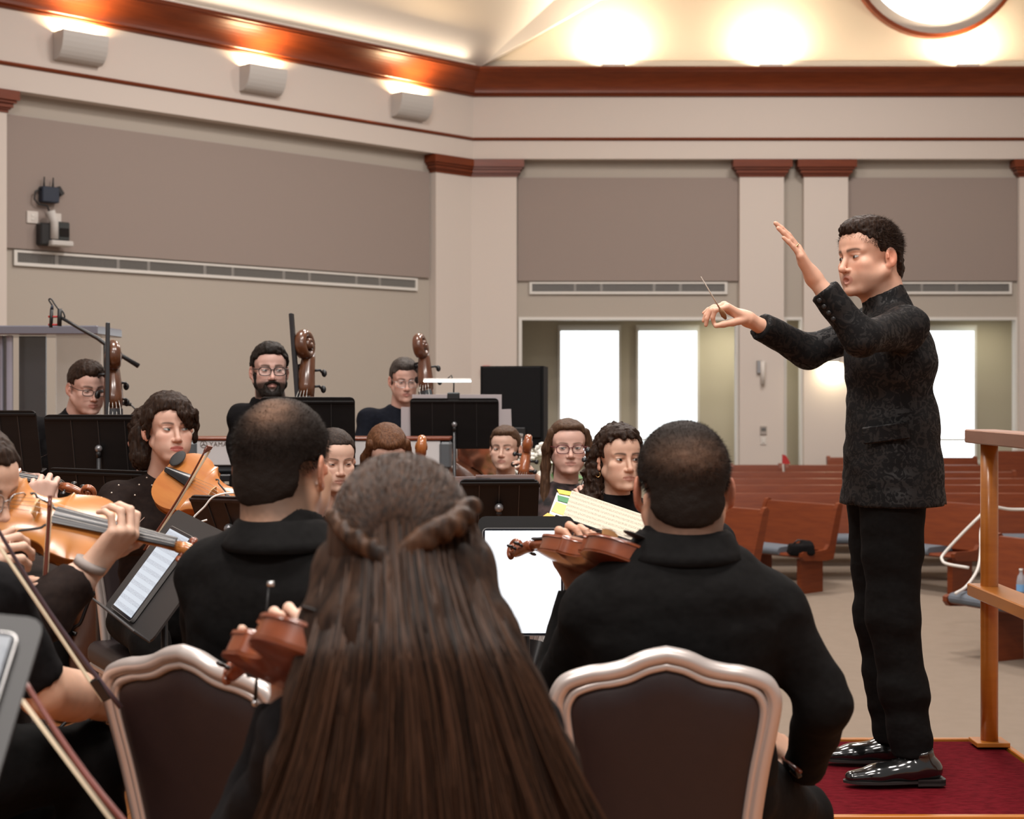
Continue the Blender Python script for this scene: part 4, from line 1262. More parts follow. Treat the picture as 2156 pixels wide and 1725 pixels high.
# ring on the left hand
p_, d_, r_ = RING_L
n = 20; Mq = Matrix.Translation(p_ - K['base']) @ d_.to_track_quat('Z', 'Y').to_matrix().to_4x4()
MB().tube([Mq @ V((r_+.001)*math.cos(2*PI*k/n), (r_+.001)*math.sin(2*PI*k/n), 0) for k in range(n+1)], .0022, 6, cap=False).build('ring', mat('gold', (.8, .55, .25), .25, metal=1), root)
fuzz(root, K['base'], Mh, m_hair_dkb, n=12000, length=.017, width=.0007, front=.07, nape=-.075, thin=lambda p: np.clip(.25 + 9*(p[:, 2]-.02), .12, 1))
# baton
t = thing('baton', 'thin pale conductor baton held in the raised hand', 'baton', P(1506, 634, 4.80))
tip = P(1476, 583, 4.72) - t.location
MB().tube([V(0, 0, 0) - tip*.35, V(0, 0, 0), tip], [.0024, .0022, .0011], 8).build('shaft', mat('baton_white', (.75, .70, .62), .4), t)
MB().tube([-tip*.75, -tip*.6, -tip*.45, -tip*.3], [.004, .009, .008, .003], 10).build('grip', mat('cork', (.32, .17, .08), .7), t)
# ================================================================ instruments and furniture
def wood_mat(name, c1, c2, rough=.28):
    return mat(name, c1, rough, noise=((30, 5, 30), .7, c2, 4), coat=.5)
m_violin_gold = wood_mat('violin_gold_varnish', (.55, .22, .045), (.44, .15, .028))
m_violin_org = wood_mat('viola_orange_varnish', (.50, .19, .042), (.40, .12, .025))
m_violin_red = wood_mat('violin_red_varnish', (.23, .055, .016), (.13, .028, .010))
m_cello_red = wood_mat('cello_red_varnish', (.32, .09, .025), (.20, .05, .016))
m_bass_brn = wood_mat('bass_brown_varnish', (.12, .042, .016), (.065, .022, .010))
m_ebony = mat('ebony', (.012, .011, .012), .28)
m_fbd = mat('fingerboard_ebony', (.022, .022, .025), .33)
m_string = mat('string_steel', (.45, .43, .40), .35, metal=1)
m_bowhair = mat('bow_hair', (.72, .60, .42), .6)
m_pern = mat('pernambuco', (.12, .025, .012), .3, coat=.4)
m_bridge = mat('maple_bridge', (.62, .38, .17), .5)
HALF = [(0, 0), (.045, .003), (.08, .020), (.1, .05), (.104, .078), (.099, .105), (.090, .122), (.0935, .1325), (.083, .139), (.069, .152), (.059, .172), (.0555, .195), (.0585, .215), (.067, .231), (.0805, .2405), (.0765, .248), (.081, .272), (.0835, .295), (.076, .325), (.052, .346), (.02, .3545), (0, .356)]
def outline(n=3, slope=False):
    h = [V(a, b, 0) for a, b in HALF]
    if slope: h = h[:-6] + [V(.079, .26, 0), V(.076, .285, 0), V(.06, .32, 0), V(.035, .345, 0), V(.015, .362, 0), V(0, .365, 0)]
    # corners stay sharp: spline by pieces
    k = [0, 7, 14, len(h)-1]; r = []
    for a, b in zip(k[:-1], k[1:]): r += spline(h[a:b+1], n)[:-1]
    r.append(h[-1])
    l = [V(-p.x, p.y, 0) for p in r[1:-1]][::-1]
    return r + l
def fiddle(name, label, cat, M, sc=1.0, rib=.031, varn=m_violin_gold, chin=True, group=None, back_m=None, endpin=False, slope=False, machines=False, fb=m_fbd):
    t = bpy.data.objects.new(name, None); COL.objects.link(t); t.matrix_world = M; setp(t, label, cat, group); t.empty_display_size = .05
    S = Matrix.Scale(sc, 4)
    ol = outline(3, slope); n = len(ol); back_m = back_m or varn
    LB = ol[len(ol)//2].y if False else max(p.y for p in ol)
    rt = [p for p in ol if p.x >= 0]; rt.sort(key=lambda p: p.y)
    ry = np.array([p.y for p in rt]); rxx = np.array([p.x for p in rt])
    ys_ = np.unique(np.concatenate([np.linspace(0, LB, 64), ry]))
    ws_ = np.interp(ys_, ry, rxx)
    def zat(x, y, arch=.014):
        w_ = max(float(np.interp(y, ry, rxx)), .004); return .0012 + arch*(1-min(1, abs(x)/w_)**2.3)*math.sin(PI*min(1, max(0, y/LB)))**.55
    def plate(z, sgn, arch, nm, m):
        nu = 14; v = []; f = []
        for y_, w_ in zip(ys_, ws_):
            for i_ in range(nu+1):
                u = -math.cos(PI*i_/nu); x_ = u*w_
                v.append((x_, y_, z + sgn*(.0012 + arch*(1-abs(u)**2.3)*math.sin(PI*min(1, max(0, y_/LB)))**.55*min(1, w_/.03))))
        for a_ in range(len(ys_)-1):
            for i_ in range(nu): q = a_*(nu+1)+i_; f.append((q, q+1, q+nu+2, q+nu+1))
        b = len(v)
        for p in ol: v.append((p.x, p.y, z + sgn*.0012))
        for p in ol: v.append((p.x, p.y, z - sgn*.0035))
        for k in range(n): f.append((b+k, b+n+k, b+n+(k+1) % n, b+(k+1) % n))
        f.append(tuple(b+n+k for k in range(n)))
        mb = MB(); mb.add([S @ Vector(q) for q in v], f, None, True); return mb.build(nm, m, t)
    plate(0, 1, .014, 'top_plate', varn); plate(-rib-.003, -1, .013, 'back_plate', back_m)
    mb = MB(); ins = [V(p.x*.965, .18+(p.y-.18)*.985) for p in ol]
    v = [S @ V(p.x, p.y, -.003) for p in ins] + [S @ V(p.x, p.y, -rib) for p in ins]
    mb.add(v, [(k, n+k, n+(k+1) % n, (k+1) % n) for k in range(n)], None, True); mb.build('ribs', back_m, t)
    # f holes
    for sx in (-1, 1):
        pts = spline([V(sx*.026, .232, 0), V(sx*.021, .226, 0), V(sx*.024, .220, 0), V(sx*.031, .214, 0), V(sx*.038, .195, 0), V(sx*.045, .176, 0), V(sx*.053, .170, 0), V(sx*.056, .164, 0), V(sx*.050, .160, 0)], 4)
        def arch(p): return zat(p.x, p.y) + .0008
        mb = MB(); mb.tube([S @ V(p.x, p.y, arch(p)) for p in pts], [sc*(.0026 if 0 < i < len(pts)-1 and not (i < 3 or i > len(pts)-4) else .0034) for i in range(len(pts))], 6, flat=.35, up=(0, 0, 1)); mb.build('f_hole', m_ebony, t)
    # bridge, tailpiece
    mb = MB(); mb.prism([(-.020, 0), (-.014, .004), (-.017, .018), (-.020, .026), (0, .0335), (.020, .026), (.017, .018), (.014, .004), (.020, 0), (.008, .001), (.004, .008), (-.004, .008), (-.008, .001)], -.0016, .0016, S @ Matrix.Translation((0, .195, .0135)) @ Matrix.Rotation(R(90), 4, 'X')); mb.build('bridge', m_bridge, t)
    mb = MB(); mb.grid(lambda u, w_: S @ V((w_-.5)*(.018+.024*u), .012+.10*u, .016+.012*u+.006*math.sin(PI*w_)), 6, 6); mb.grid(lambda u, w_: S @ V((w_-.5)*(.018+.024*u), .012+.10*u, .012+.012*u), 6, 6); mb.build('tailpiece', m_ebony, t)
    if chin: MB().ball((0, 0, 0), 1, S @ Matrix.Translation((-.046, .020, .019)) @ Matrix.Diagonal((.030, .020, .004, 1)), 10).build('chin_rest', mat('chin_rest_matte', (.010, .009, .009), .65), t)
    # fingerboard and neck
    mb = MB()
    def fbp(u, w_):
        y = .232 + .255*u; hw = .021 - .009*u; z = .0245 - .011*u*1.0 + .004*math.sin(PI*w_); return S @ V((w_-.5)*2*hw, y, z)
    mb.grid(fbp, 6, 8); mb.grid(lambda u, w_: S @ V((w_-.5)*2*(.021-.009*u), .232+.255*u, .0205-.011*u), 6, 2)
    for sx in (0, 1): mb.grid(lambda u, w_: (lambda a: S @ V((sx-.5)*2*(.021-.009*u), .232+.255*u, .0205-.011*u+.004*w_))(0), 6, 1)
    mb.build('fingerboard', fb, t)
    mb = MB(); mb.tube([S @ V(0, .345, -.012), S @ V(0, .362, .004), S @ V(0, .40, .008), S @ V(0, .46, .003), S @ V(0, .49, -.001)], [sc*.017, sc*.0125, sc*.0115, sc*.0105, sc*.0105], 10, flat=1.1, up=(1, 0, 0))
    pb = [(.488, -.001, .0118), (.505, -.003, .0138), (.525, -.009, .0125), (.545, -.018, .0108), (.556, -.023, .0095)]
    mb.tube([S @ V(0, a, b) for a, b, c in pb], [sc*c for a, b, c in pb], 8, flat=1.05, up=(1, 0, 0))
    sp = []
    for k in range(40):
        q_ = k/39; a = R(-80) + q_*R(590); r_ = .0185*(1-q_)**.9 + .0028
        sp.append((.566 + r_*math.cos(a), -.010 + r_*math.sin(a), .0075 - .0035*q_, 1.0 + 1.9*q_))
    mb.tube([S @ V(0, q[0], q[1]) for q in sp], [sc*q[2] for q in sp], 10, flat=[q[3] for q in sp], up=(1, 0, 0))
    mb.tube([S @ V(-.0125, .566, -.010), S @ V(.0125, .566, -.010)], sc*.0045, 10)
    mb.build('scroll_and_neck', back_m, t)
    for i, (y, sx) in enumerate(((.503, 1), (.514, -1), (.528, 1), (.540, -1))):
        z = -.003 - .3*(y-.5)
        if machines:
            mb = MB(); mb.tube([S @ V(sx*.008, y, z), S @ V(sx*.019, y, z-.004), S @ V(sx*.020, y-.004, z-.012)], sc*.0022, 6); mb.ball((0, 0, 0), 1, S @ Matrix.Translation((sx*.021, y-.004, z-.014)) @ Matrix.Diagonal((.0045, .006, .003, 1)), 6); mb.build('tuning_machine', m_black, t)
        else:
            mb = MB(); mb.tube([S @ V(-sx*.012, y, z), S @ V(sx*.014, y, z), S @ V(sx*.022, y, z)], [sc*.003, sc*.0036, sc*.003], 8); mb.ball((0, 0, 0), 1, S @ Matrix.Translation((sx*.027, y, z)) @ Matrix.Diagonal(((.0085, .0085, .004, 1) if sc < 1.5 else (.0055, .006, .003, 1))), 8); mb.build('peg', m_ebony if varn is not m_violin_gold else m_violin_red, t)
    for i in range(4):
        a = (i-1.5); mb = MB(); mb.tube([S @ V(a*.009, .112, .029), S @ V(a*.0112, .195, .0455-.0012*a*a), S @ V(a*.0055, .487, .0165), S @ V(a*.004, .505, .004)], sc*(.00045 if sc < 1.5 else .0005), 5); mb.build('string', m_string, t)
    if machines == 2: MB().bbox((-.010, .535, .008), (.003, .080, .004), .001, S).build('string_extension', fb, t)
    if endpin: MB().tube([S @ V(0, 0, -rib/2), S @ V(0, -endpin, -rib/2)], sc*.003, 8).build('endpin', m_metal, t)
    return t
def bow(label, frog, tip, up, group='string bows', mstick=m_pern, r=.0042, name='violin_bow'):
    frog = Vector(frog); tip = Vector(tip); L = (tip-frog).length; M = yframe(frog, tip-frog, up)
    t = bpy.data.objects.new(name, None); COL.objects.link(t); t.matrix_world = M; setp(t, label, 'bow', group); t.empty_display_size = .03
    MB().tube([V(0, L*k/10, .020 - .012*math.sin(PI*min(1, k/10))) for k in range(11)], [r*(1-.35*k/10) for k in range(11)], 8).build('stick', mstick, t)
    MB().box((0, L*.52, -.001), (.005, L*.46, .0006)).build('bow_hair', m_bowhair, t)
    MB().bbox((0, .045, .008), (.0055, .022, .0095), .002).build('frog', m_ebony, t)
    MB().prism([(.02*0, -.0015), (.012, -.0015), (.010, .02), (-.010, .022), (-.02, .018)], -.004, .004, Matrix.Translation((0, L-.004, 0)) @ Matrix(((0, 0, 1, 0), (1, 0, 0, 0), (0, 1, 0, 0), (0, 0, 0, 1)))).build('tip', mstick, t)
    return t

# ---- banquet chair
m_silver = mat('silver_paint', (.56, .50, .47), .34, metal=.5)
m_vinyl = mat('burgundy_vinyl', (.018, .0085, .009), .5, noise=((40, 40, 40), .4, (.013, .006, .007)), bump=((180, 180, 180), .2, .001))
def chair(label, loc, yaw, group='banquet chairs'):
    """yaw: direction the sitter faces (0 = towards the camera); origin on the floor under the seat centre"""
    t = thing('banquet_chair', label, 'chair', loc, group, R(yaw))     # local -y = front
    half = [(.150, .44), (.156, .55), (.164, .66), (.176, .76), (.188, .83), (.194, .88), (.186, .906), (.170, .920), (.135, .931), (.105, .935), (.072, .943), (.036, .959), (0, .967)]
    def back(x, z, off=0): return V(x, .20 + (z-.44)*.19 + off, z)
    prof = [V(x, 0, z) for x, z in half]; prof = spline(prof, 4); full = prof + [V(-p.x, 0, p.z) for p in prof[:-1]][::-1]
    fr = MB(); fr.tube([back(p.x, p.z) for p in full], .0155, 10, flat=1.15, up=(0, 1, 0)); fr.build('back_frame', m_silver, t)
    inn = [V(p.x*.91, 0, .44+(p.z-.44)*.962) for p in full]
    fr = MB(); fr.tube([back(p.x, p.z, .005) for p in inn], .009, 8, up=(0, 1, 0)); fr.tube([back(p.x, p.z, -.005) for p in inn], .009, 8, up=(0, 1, 0)); fr.build('inner_bead', m_silver, t)
    # upholstered panel, domed both sides
    n = len(inn); v = []; f = []; cz = .70
    for sgn in (1, -1):
        b = len(v)
        rs = (1.0, .93, .8, .5, .15); hs = (.002, .012, .017, .020, .021)
        for r_, h in zip(rs, hs):
            for p in inn: v.append(back(p.x*r_*.985, cz+(p.z-cz)*r_*.985, sgn*h))
        for i in range(len(rs)-1):
            for k in range(n-1): f.append((b+i*n+k, b+i*n+k+1, b+(i+1)*n+k+1, b+(i+1)*n+k))
            f.append((b+i*n+n-1, b+i*n, b+(i+1)*n, b+(i+1)*n+n-1))
        f.append(tuple(b+(len(rs)-1)*n+k for k in range(n)))
    MB().add(v, f, None, True).build('back_pad', m_vinyl, t)
    s = SDF(); s.box((0, -.01, .44), (.225, .225, .045), .035); sv, sf_ = s.mesh(.012)
    link('seat', make_mesh('seat', sv, sf_), m_vinyl, t)
    MB().bbox((0, -.01, .392), (.215, .215, .012), .006).build('seat_rail', m_silver, t)
    for sx in (-1, 1):
        MB().tube([V(sx*.19, -.20, .40), V(sx*.20, -.215, .0)], [.014, .012], 8).build('leg', m_silver, t)
        MB().tube([back(sx*.150, .46), V(sx*.165, .19, .38), V(sx*.185, .23, .0)], [.015, .014, .012], 8).build('leg', m_silver, t)
    return t
# ---- music stand
m_desk = mat('stand_black', (.006, .0052, .0052), .55, spec=.25, noise=((8, 8, 40), .5, (.009, .0075, .0075)))
def mstand(label, c, normal, w=.50, h=.32, upv=(0, 0, 1), group='music stands', floor=0.0, lip=True, seams=3, post=True, mdesk=m_desk):
    """c: centre of the desk; normal: from the desk towards the reader"""
    z = Vector(normal).normalized(); y = Vector(upv); y = (y - z*y.dot(z)).normalized(); x = y.cross(z)
    c = Vector(c); base = V(c.x, c.y, floor) - V(z.x, z.y, 0)*.06
    t = thing('music_stand', label, 'music stand', base, group)
    M = Matrix(((x.x, y.x, z.x, c.x-base.x), (x.y, y.y, z.y, c.y-base.y), (x.z, y.z, z.z, c.z-base.z), (0, 0, 0, 1)))
    rc = .02; cs = []
    for sx, sy, a0 in ((1, 1, 0), (-1, 1, 90), (-1, -1, 180), (1, -1, 270)):
        for k in range(4): a = R(a0+30*k); cs.append((sx*(w/2-rc)+rc*math.cos(a), sy*(h/2-rc)+rc*math.sin(a)))
    mb = MB(); mb.prism(cs, -.003, .003, M)
    d = mb.build('desk', mdesk, t)
    for k in range(seams): 
        xx = w*((k+1)/(seams+1)-.5); MB().box((xx, 0, -.0045), (.0018, h*.46, .002), M).build('seam', mat('seam_grey', (.022, .020, .020), .5), d)
    MB().bbox((0, h*.44, -.006), (w*.49, .006, .004), .002, M).build('stiffener', mdesk, d)
    if lip: MB().bbox((0, -h/2, .028), (w*.49, .003, .028), .002, M).build('ledge', mdesk, t)
    if post:
        top = M @ V(0, -h*.12, -.03)
        MB().tube([M @ V(0, 0, -.004), M @ V(0, -.02, -.03), top], .011, 8).build('bracket', m_black, t)
        MB().ball(M @ V(.0, .0, -.022), (.016, .016, .016), n=6).build('knob', mat('knob_grey', (.25, .25, .26), .3, metal=.6), t)
        MB().tube([top, V(top.x, top.y, (top.z)*.45), V(top.x, top.y, .16)], [.0085, .0115, .0125], 10).build('post', mat('stand_post', (.06, .06, .062), .35, metal=.5), t)
        for k in range(3):
            a = R(90+120*k) + .3; MB().tube([V(top.x, top.y, .22), V(top.x+.12*math.cos(a), top.y+.12*math.sin(a), .12), V(top.x+.27*math.cos(a), top.y+.27*math.sin(a), .008)], .008, 7).build('foot', m_black, t)
    return t, M, base
def sheet_mat(name, col, ink, sx=1, rows=14.0, emit=0, vert=False):
    """printed staves: rows of fine dark notes on paper, in object space x (across) y (down)"""
    m = mat(name, col, .8)
    nt = m.node_tree; N = nt.nodes; L = nt.links; b = N['Principled BSDF']
    at = N.new('ShaderNodeAttribute'); at.attribute_name = 'Col'
    sp = N.new('ShaderNodeSeparateXYZ'); L.new(at.outputs['Vector'], sp.inputs[0])
    mu = N.new('ShaderNodeMath'); mu.operation = 'MULTIPLY'; mu.inputs[1].default_value = rows; L.new(sp.outputs[1], mu.inputs[0])
    fr = N.new('ShaderNodeMath'); fr.operation = 'FRACT'; L.new(mu.outputs[0], fr.inputs[0])
    pp = N.new('ShaderNodeMath'); pp.operation = 'PINGPONG'; pp.inputs[1].default_value = .5; L.new(fr.outputs[0], pp.inputs[0])
    g1 = N.new('ShaderNodeMath'); g1.operation = 'GREATER_THAN'; g1.inputs[1].default_value = .24; L.new(pp.outputs[0], g1.inputs[0])
    mp = N.new('ShaderNodeMapping'); mp.inputs['Scale'].default_value = (70, rows*7, 1); L.new(at.outputs['Vector'], mp.inputs[0])
    nz_ = N.new('ShaderNodeTexNoise'); nz_.inputs['Scale'].default_value = 1; nz_.inputs['Detail'].default_value = 2; L.new(mp.outputs[0], nz_.inputs[0])
    r2 = N.new('ShaderNodeMapRange'); r2.inputs[1].default_value = .38; r2.inputs[2].default_value = .62; r2.inputs[4].default_value = .85; L.new(nz_.outputs['Fac'], r2.inputs[0])
    m2 = N.new('ShaderNodeMath'); m2.operation = 'MULTIPLY'; L.new(g1.outputs[0], m2.inputs[0]); L.new(r2.outputs[0], m2.inputs[1])
    mx = N.new('ShaderNodeMix'); mx.data_type = 'RGBA'; mx.inputs[6].default_value = (*col, 1); mx.inputs[7].default_value = (*ink, 1)
    L.new(m2.outputs[0], mx.inputs[0])
    if emit:
        b.inputs['Base Color'].default_value = (0.02, .02, .02, 1); b.inputs['Roughness'].default_value = .15
        L.new(mx.outputs[2], b.inputs['Emission Color']); b.inputs['Emission Strength'].default_value = emit
    else: L.new(mx.outputs[2], b.inputs['Base Color'])
    return m
def sheet(name, M, w, h, m, parent=None, th=.0008, curve=0, z0=0.0):
    """a thin sheet centred in the xy plane of M, its page coordinates stored in Col"""
    nu, nv = 8, 8; v = []; c = []; f = []
    for s_ in (1, 0):
        for i in range(nu+1):
            for j in range(nv+1):
                a = i/nu; b_ = j/nv; v.append(M @ V((a-.5)*w, (b_-.5)*h, z0 + s_*th + curve*((a-.5)**2)*4)); c.append((a, b_, 0))
    k = (nu+1)*(nv+1)
    for i in range(nu):
        for j in range(nv):
            a = i*(nv+1)+j; q = (a, a+nv+1, a+nv+2, a+1); f.append(q); f.append(tuple(x+k for x in q[::-1]))
    edge = [i*(nv+1) for i in range(nu+1)] + [nu*(nv+1)+j for j in range(1, nv+1)] + [i*(nv+1)+nv for i in range(nu-1, -1, -1)] + [j for j in range(nv-1, 0, -1)]
    for a, b_ in zip(edge, edge[1:]+edge[:1]): f.append((b_, a, a+k, b_+k))
    me = make_mesh(name, np.array([tuple(q) for q in v]), f, False, np.array(c)); return link(name, me, m, parent)
m_paper = sheet_mat('sheet_music', (.80, .74, .62), (.25, .22, .18), rows=12)
m_screen = sheet_mat('tablet_screen_music', (.93, .96, 1.0), (.80, .82, .88), rows=11, emit=1.6)
m_screen2 = sheet_mat('tablet_screen_dim', (.66, .72, .80), (.40, .43, .50), rows=11, emit=.85)
m_screen3 = sheet_mat('tablet_screen_near', (.62, .62, .64), (.45, .45, .48), rows=5, emit=.72)
def tablet(label, M, w, h, scr, bezel=.006, th=.006):
    t = bpy.data.objects.new('tablet', None); COL.objects.link(t); t.matrix_world = M; setp(t, label, 'tablet'); t.empty_display_size = .03
    rc = .012; cs = []
    for sx, sy, a0 in ((1, 1, 0), (-1, 1, 90), (-1, -1, 180), (1, -1, 270)):
        for k in range(5): a = R(a0+22.5*k); cs.append((sx*(w/2-rc)+rc*math.cos(a), sy*(h/2-rc)+rc*math.sin(a)))
    MB().prism(cs, -th, 0).build('case', mat('tablet_rim', (.45, .44, .43), .3, metal=.7), t)
    MB().prism([(a*.985, b*.988) for a, b in cs], 0, .0006).build('bezel', mat('bezel_black', (.006, .007, .012), .2), t)
    sheet('screen', Matrix.Translation((0, 0, .0007)), w-2*bezel, h-2*bezel, scr, t, .0004)
    return t
# ================================================================ foreground players
# man on the right, seen from behind
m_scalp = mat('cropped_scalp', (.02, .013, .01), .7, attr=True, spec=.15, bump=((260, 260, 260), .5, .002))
m_crop = mat('cropped_hairs', (.013, .009, .007), .6, spec=.15)
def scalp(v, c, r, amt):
    """cropped dark hair, paler over one patch: thin hair, and on the right man painted sheen too"""
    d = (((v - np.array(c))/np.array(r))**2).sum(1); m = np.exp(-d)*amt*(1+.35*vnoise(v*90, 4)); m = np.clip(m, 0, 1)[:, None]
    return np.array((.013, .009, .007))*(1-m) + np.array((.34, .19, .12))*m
def cropped(m, th=.004, **k): return hair_short(m, th, k.pop('front', .070), k.pop('nape', -.066), .0012, 1.0, 0, sc=(120, 120, 120), res=.004, **k)
H2 = P(1437, 1030, 3.0)
bw2 = dict(
    wrL=P(1222, 1236, 3.25), poleL=V(-.3, -.2, -1), wrR=P(1690, 1622, 3.14), elR=P(1735, 1480, 2.97), shR=P(1622, 1282, 2.98), shL=P(1262, 1285, 2.98))
man2, Mh2, arms2, K2 = person('seated man in black jacket with cropped dark hair before the conductor',
    dict(c=H2, yaw=181, pitch=2, s=1.04),
    pose=dict(yaw=180, neck=P(1440, 1150, 2.97), pelvis=P(1432, 1640, 2.98), base=(P(1432, 0, 2.98).x, 2.98, 0), lean=2, **bw2,
        handL=dict(dir=V(-.20, .12, .96), back=V(-.42, .90, .05), curl=NECKH, thumb=(-14, -6, -8), s=1.05, tint=(.95, .88, .84)),
        handR=dict(dir=V(-.55, .45, .55), back=V(.4, -.3, .8), curl=FIST)),
    opt=dict(skin=(.58, .34, .235), no_eyes=True, ear_red=.85, nape=.8, neck=.062, wide=1.04),
    top=dict(mat=m_cblk, name='jacket', sleeve=1.92, neck='collar', collar_h=.035, res=.008, fold=.006, girth=1.12, depth=1.05, lapel=True, arm=1.0),
    legs=dict(knL=P(1330, 0, 3.4).xy.to_3d() + V(0, 0, .52), knR=P(1690, 0, 3.38).xy.to_3d() + V(0, 0, .50)),
    hair=cropped(m_scalp, .0045, seed=2, cols=lambda v: scalp(v, (0, .098, .062), (.060, .06, .030), .30)))  # pale band: lit sheen painted into the hair colour, plus some thinning
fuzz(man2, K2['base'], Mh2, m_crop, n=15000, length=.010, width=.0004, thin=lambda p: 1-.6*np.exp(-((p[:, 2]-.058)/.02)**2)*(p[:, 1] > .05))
chair('banquet chair with silver frame at the right, before the podium', (P(1385, 0, 2.98).x-.01, 3.02, 0), 180)
v2o = P(1385, 1168, 2.93); v2d = V(-.47, .87, -.05)
v2 = fiddle('violin', 'dark red violin held out by the man on the right', 'violin', yframe(v2o, v2d, V(.36, .18, .91)), 1.0, .031, m_violin_red, group='violins and viola')
bow('bow lying in the right hand of the man before the podium', P(1692, 1645, 3.02), P(1520, 1480, 3.60), V(0, -1, .3))

# man on the left, seen from behind, turned to the right
H1 = P(600, 985, 2.98)
man1, Mh1, arms1, K1 = person('seated man in black jacket behind the left banquet chair',
    dict(c=H1, yaw=159, pitch=2, s=1.05),
    pose=dict(yaw=152, neck=P(594, 1125, 2.93), pelvis=P(545, 1620, 2.98), base=(P(545, 0, 2.98).x, 2.98, 0), lean=3, sw=.165, sh_drop=(.03, .045),
        wrL=P(520, 1420, 3.45), wrR=P(700, 1420, 3.4)),
    opt=dict(skin=(.62, .375, .255), no_eyes=True, ear_red=.6, nape=.8, neck=.060, wide=1.02),
    top=dict(mat=m_cblk, name='jacket', sleeve=1.9, neck='collar', collar_h=.035, res=.008, fold=.006, girth=1.05, lapel=True, arm=.95),
    legs=dict(foot=.03), hair=cropped(m_scalp, .0045, seed=5, cols=lambda v: scalp(v, (-.012, .075, .098), (.032, .04, .035), .5)))
fuzz(man1, K1['base'], Mh1, m_crop, n=15000, length=.010, width=.0004, seed=9, thin=lambda p: 1-.75*np.exp(-(((p[:, 0]+.005)/.022)**2 + ((p[:, 1]-.055)/.028)**2)*1.0)*(p[:, 2] > .06))
chair('banquet chair with silver frame at the left, under the violin scroll', (P(425, 0, 2.98).x+.165, 3.0, 0), 150)

# girl with long hair, nearest to the camera
Hg = P(848, 1165, 2.05)
def girl_hair(root, base, Mh, opt, put):
    s = SDF()
    s.ell((0, .016, .046), (.090, .108, .088), .02); s.ell((0, .03, -.01), (.094, .088, .085), .03)
    s.box((0, -.15, -.09), (.07, .09, .15), .03, k=.012, op='-')
    v, f = s.mesh(.005, lambda p: .002*vnoise(p*np.array((80, 80, 12.)), 3)); Mn = np.array(Mh); put('hair', v @ Mn[:3, :3].T + Mn[:3, 3], f, m_girl)
    # the mane falling down the back (world space)
    s = SDF()
    L_ = [(760, 1085, .030), (730, 1200, .04), (702, 1330, .045), (672, 1470, .045), (640, 1620, .045), (600, 1790, .045)]
    R_ = [(945, 1085, .030), (975, 1200, .04), (1010, 1330, .045), (1070, 1470, .048), (1130, 1620, .05), (1190, 1790, .05)]
    for q in range(7):
        w_ = q/6; pts = []
        for (xa, ya, ra), (xb, yb, rb) in zip(L_, R_):
            q_ = max(0, min(1, (ya-1120)/260)); D = (2.06-.10*q_) - (.075+.0*q_)*math.sin(PI*w_) - .01*(ya-1085)/700; pts.append((P(xa+(xb-xa)*w_, ya, D), ra + (rb-ra)*w_))
        for (p, ra), (q2, rb) in zip(pts[:-1], pts[1:]): s.cone(p, q2, ra, rb, .02)
    v, f = s.mesh(.007, lambda p: .004*vnoise(p*np.array((70, 20, 5.)), 6)); put('hair_length', v, f, m_girl)
m_girl = hair_mat('hair_girl', (.010, .0055, .004), (.045, .024, .015), (55, 55, 2.2), .5)
m_girl2 = hair_mat('hair_girl_strands', (.011, .006, .004), (.085, .044, .026), (60, 60, 1.6), .42)
girl, Mg, armsg, Kg = person('young woman with long brown half tied hair seen from behind',
    dict(c=Hg, yaw=176, pitch=4),
    pose=dict(yaw=178, lean=3, base=(Hg.x, 2.0, 0), wrL=P(612, 1445, 2.26), poleL=V(-.4, 0, -1), wrR=P(1050, 1700, 2.4), shL=P(640, 1560, 2.02), shR=P(1090, 1545, 2.05),
        handL=dict(dir=V(-.05, .10, .95), back=V(-.5, .85, .1), curl=NECKH, thumb=(0, -10, -6))),
    opt=dict(fem=1, skin=(.62, .40, .30), no_eyes=True), top=dict(mat=m_cblk2, name='blouse', sleeve=1.85, neck='crew', res=.009, girth=.98), legs={'foot': .03}, hair=girl_hair)
# loose strands over the mane
lc = [(1000, 700), (1080, 694), (1180, 690), (1300, 668), (1450, 628), (1600, 585), (1780, 520)]
rc_ = [(1000, 985), (1080, 998), (1180, 1012), (1300, 1062), (1450, 1145), (1600, 1212), (1780, 1295)]
def cx(tab, y):
    for (y0, x0), (y1, x1) in zip(tab[:-1], tab[1:]):
        if y <= y1: return x0 + (x1-x0)*max(0, (y-y0))/(y1-y0)
    return tab[-1][1]
ST = []
rs = random.Random(4)
for i in range(3600):
    c_ = rs.randrange(46); u = (c_+.5)/46 + rs.gauss(0, .011); u = .5+.5*math.copysign(min(1, abs(2*u-1))**.9, 2*u-1)
    y0 = 1090 + rs.random()*150; y1 = 1480 + rs.random()*340; d0 = rs.random()
    cr = random.Random(c_*7+1); w1 = cr.uniform(-.03, .03) + rs.uniform(-.01, .01); ph = cr.random()*6.28; dep = cr.uniform(0, .022); pts = []
    for k in range(12):
        t_ = k/11; y = y0 + (y1-y0)*t_; uu = min(1.01, max(-.01, u + w1*t_ + .010*math.sin(ph+4*t_)))
        a, b = cx(lc, y), cx(rc_, y); q_ = max(0, min(1, (y-1120)/260))
        De = 2.045 - .12*q_; Dc = 1.922 - .062*q_ - .02*(y-1085)/700
        D = De - (De-Dc)*math.sin(PI*max(0.02, min(.98, uu)))**.75 - .006*d0 - dep*min(1, t_*2)
        pts.append(P(a+(b-a)*uu, y, D))
    ST.append(pts)
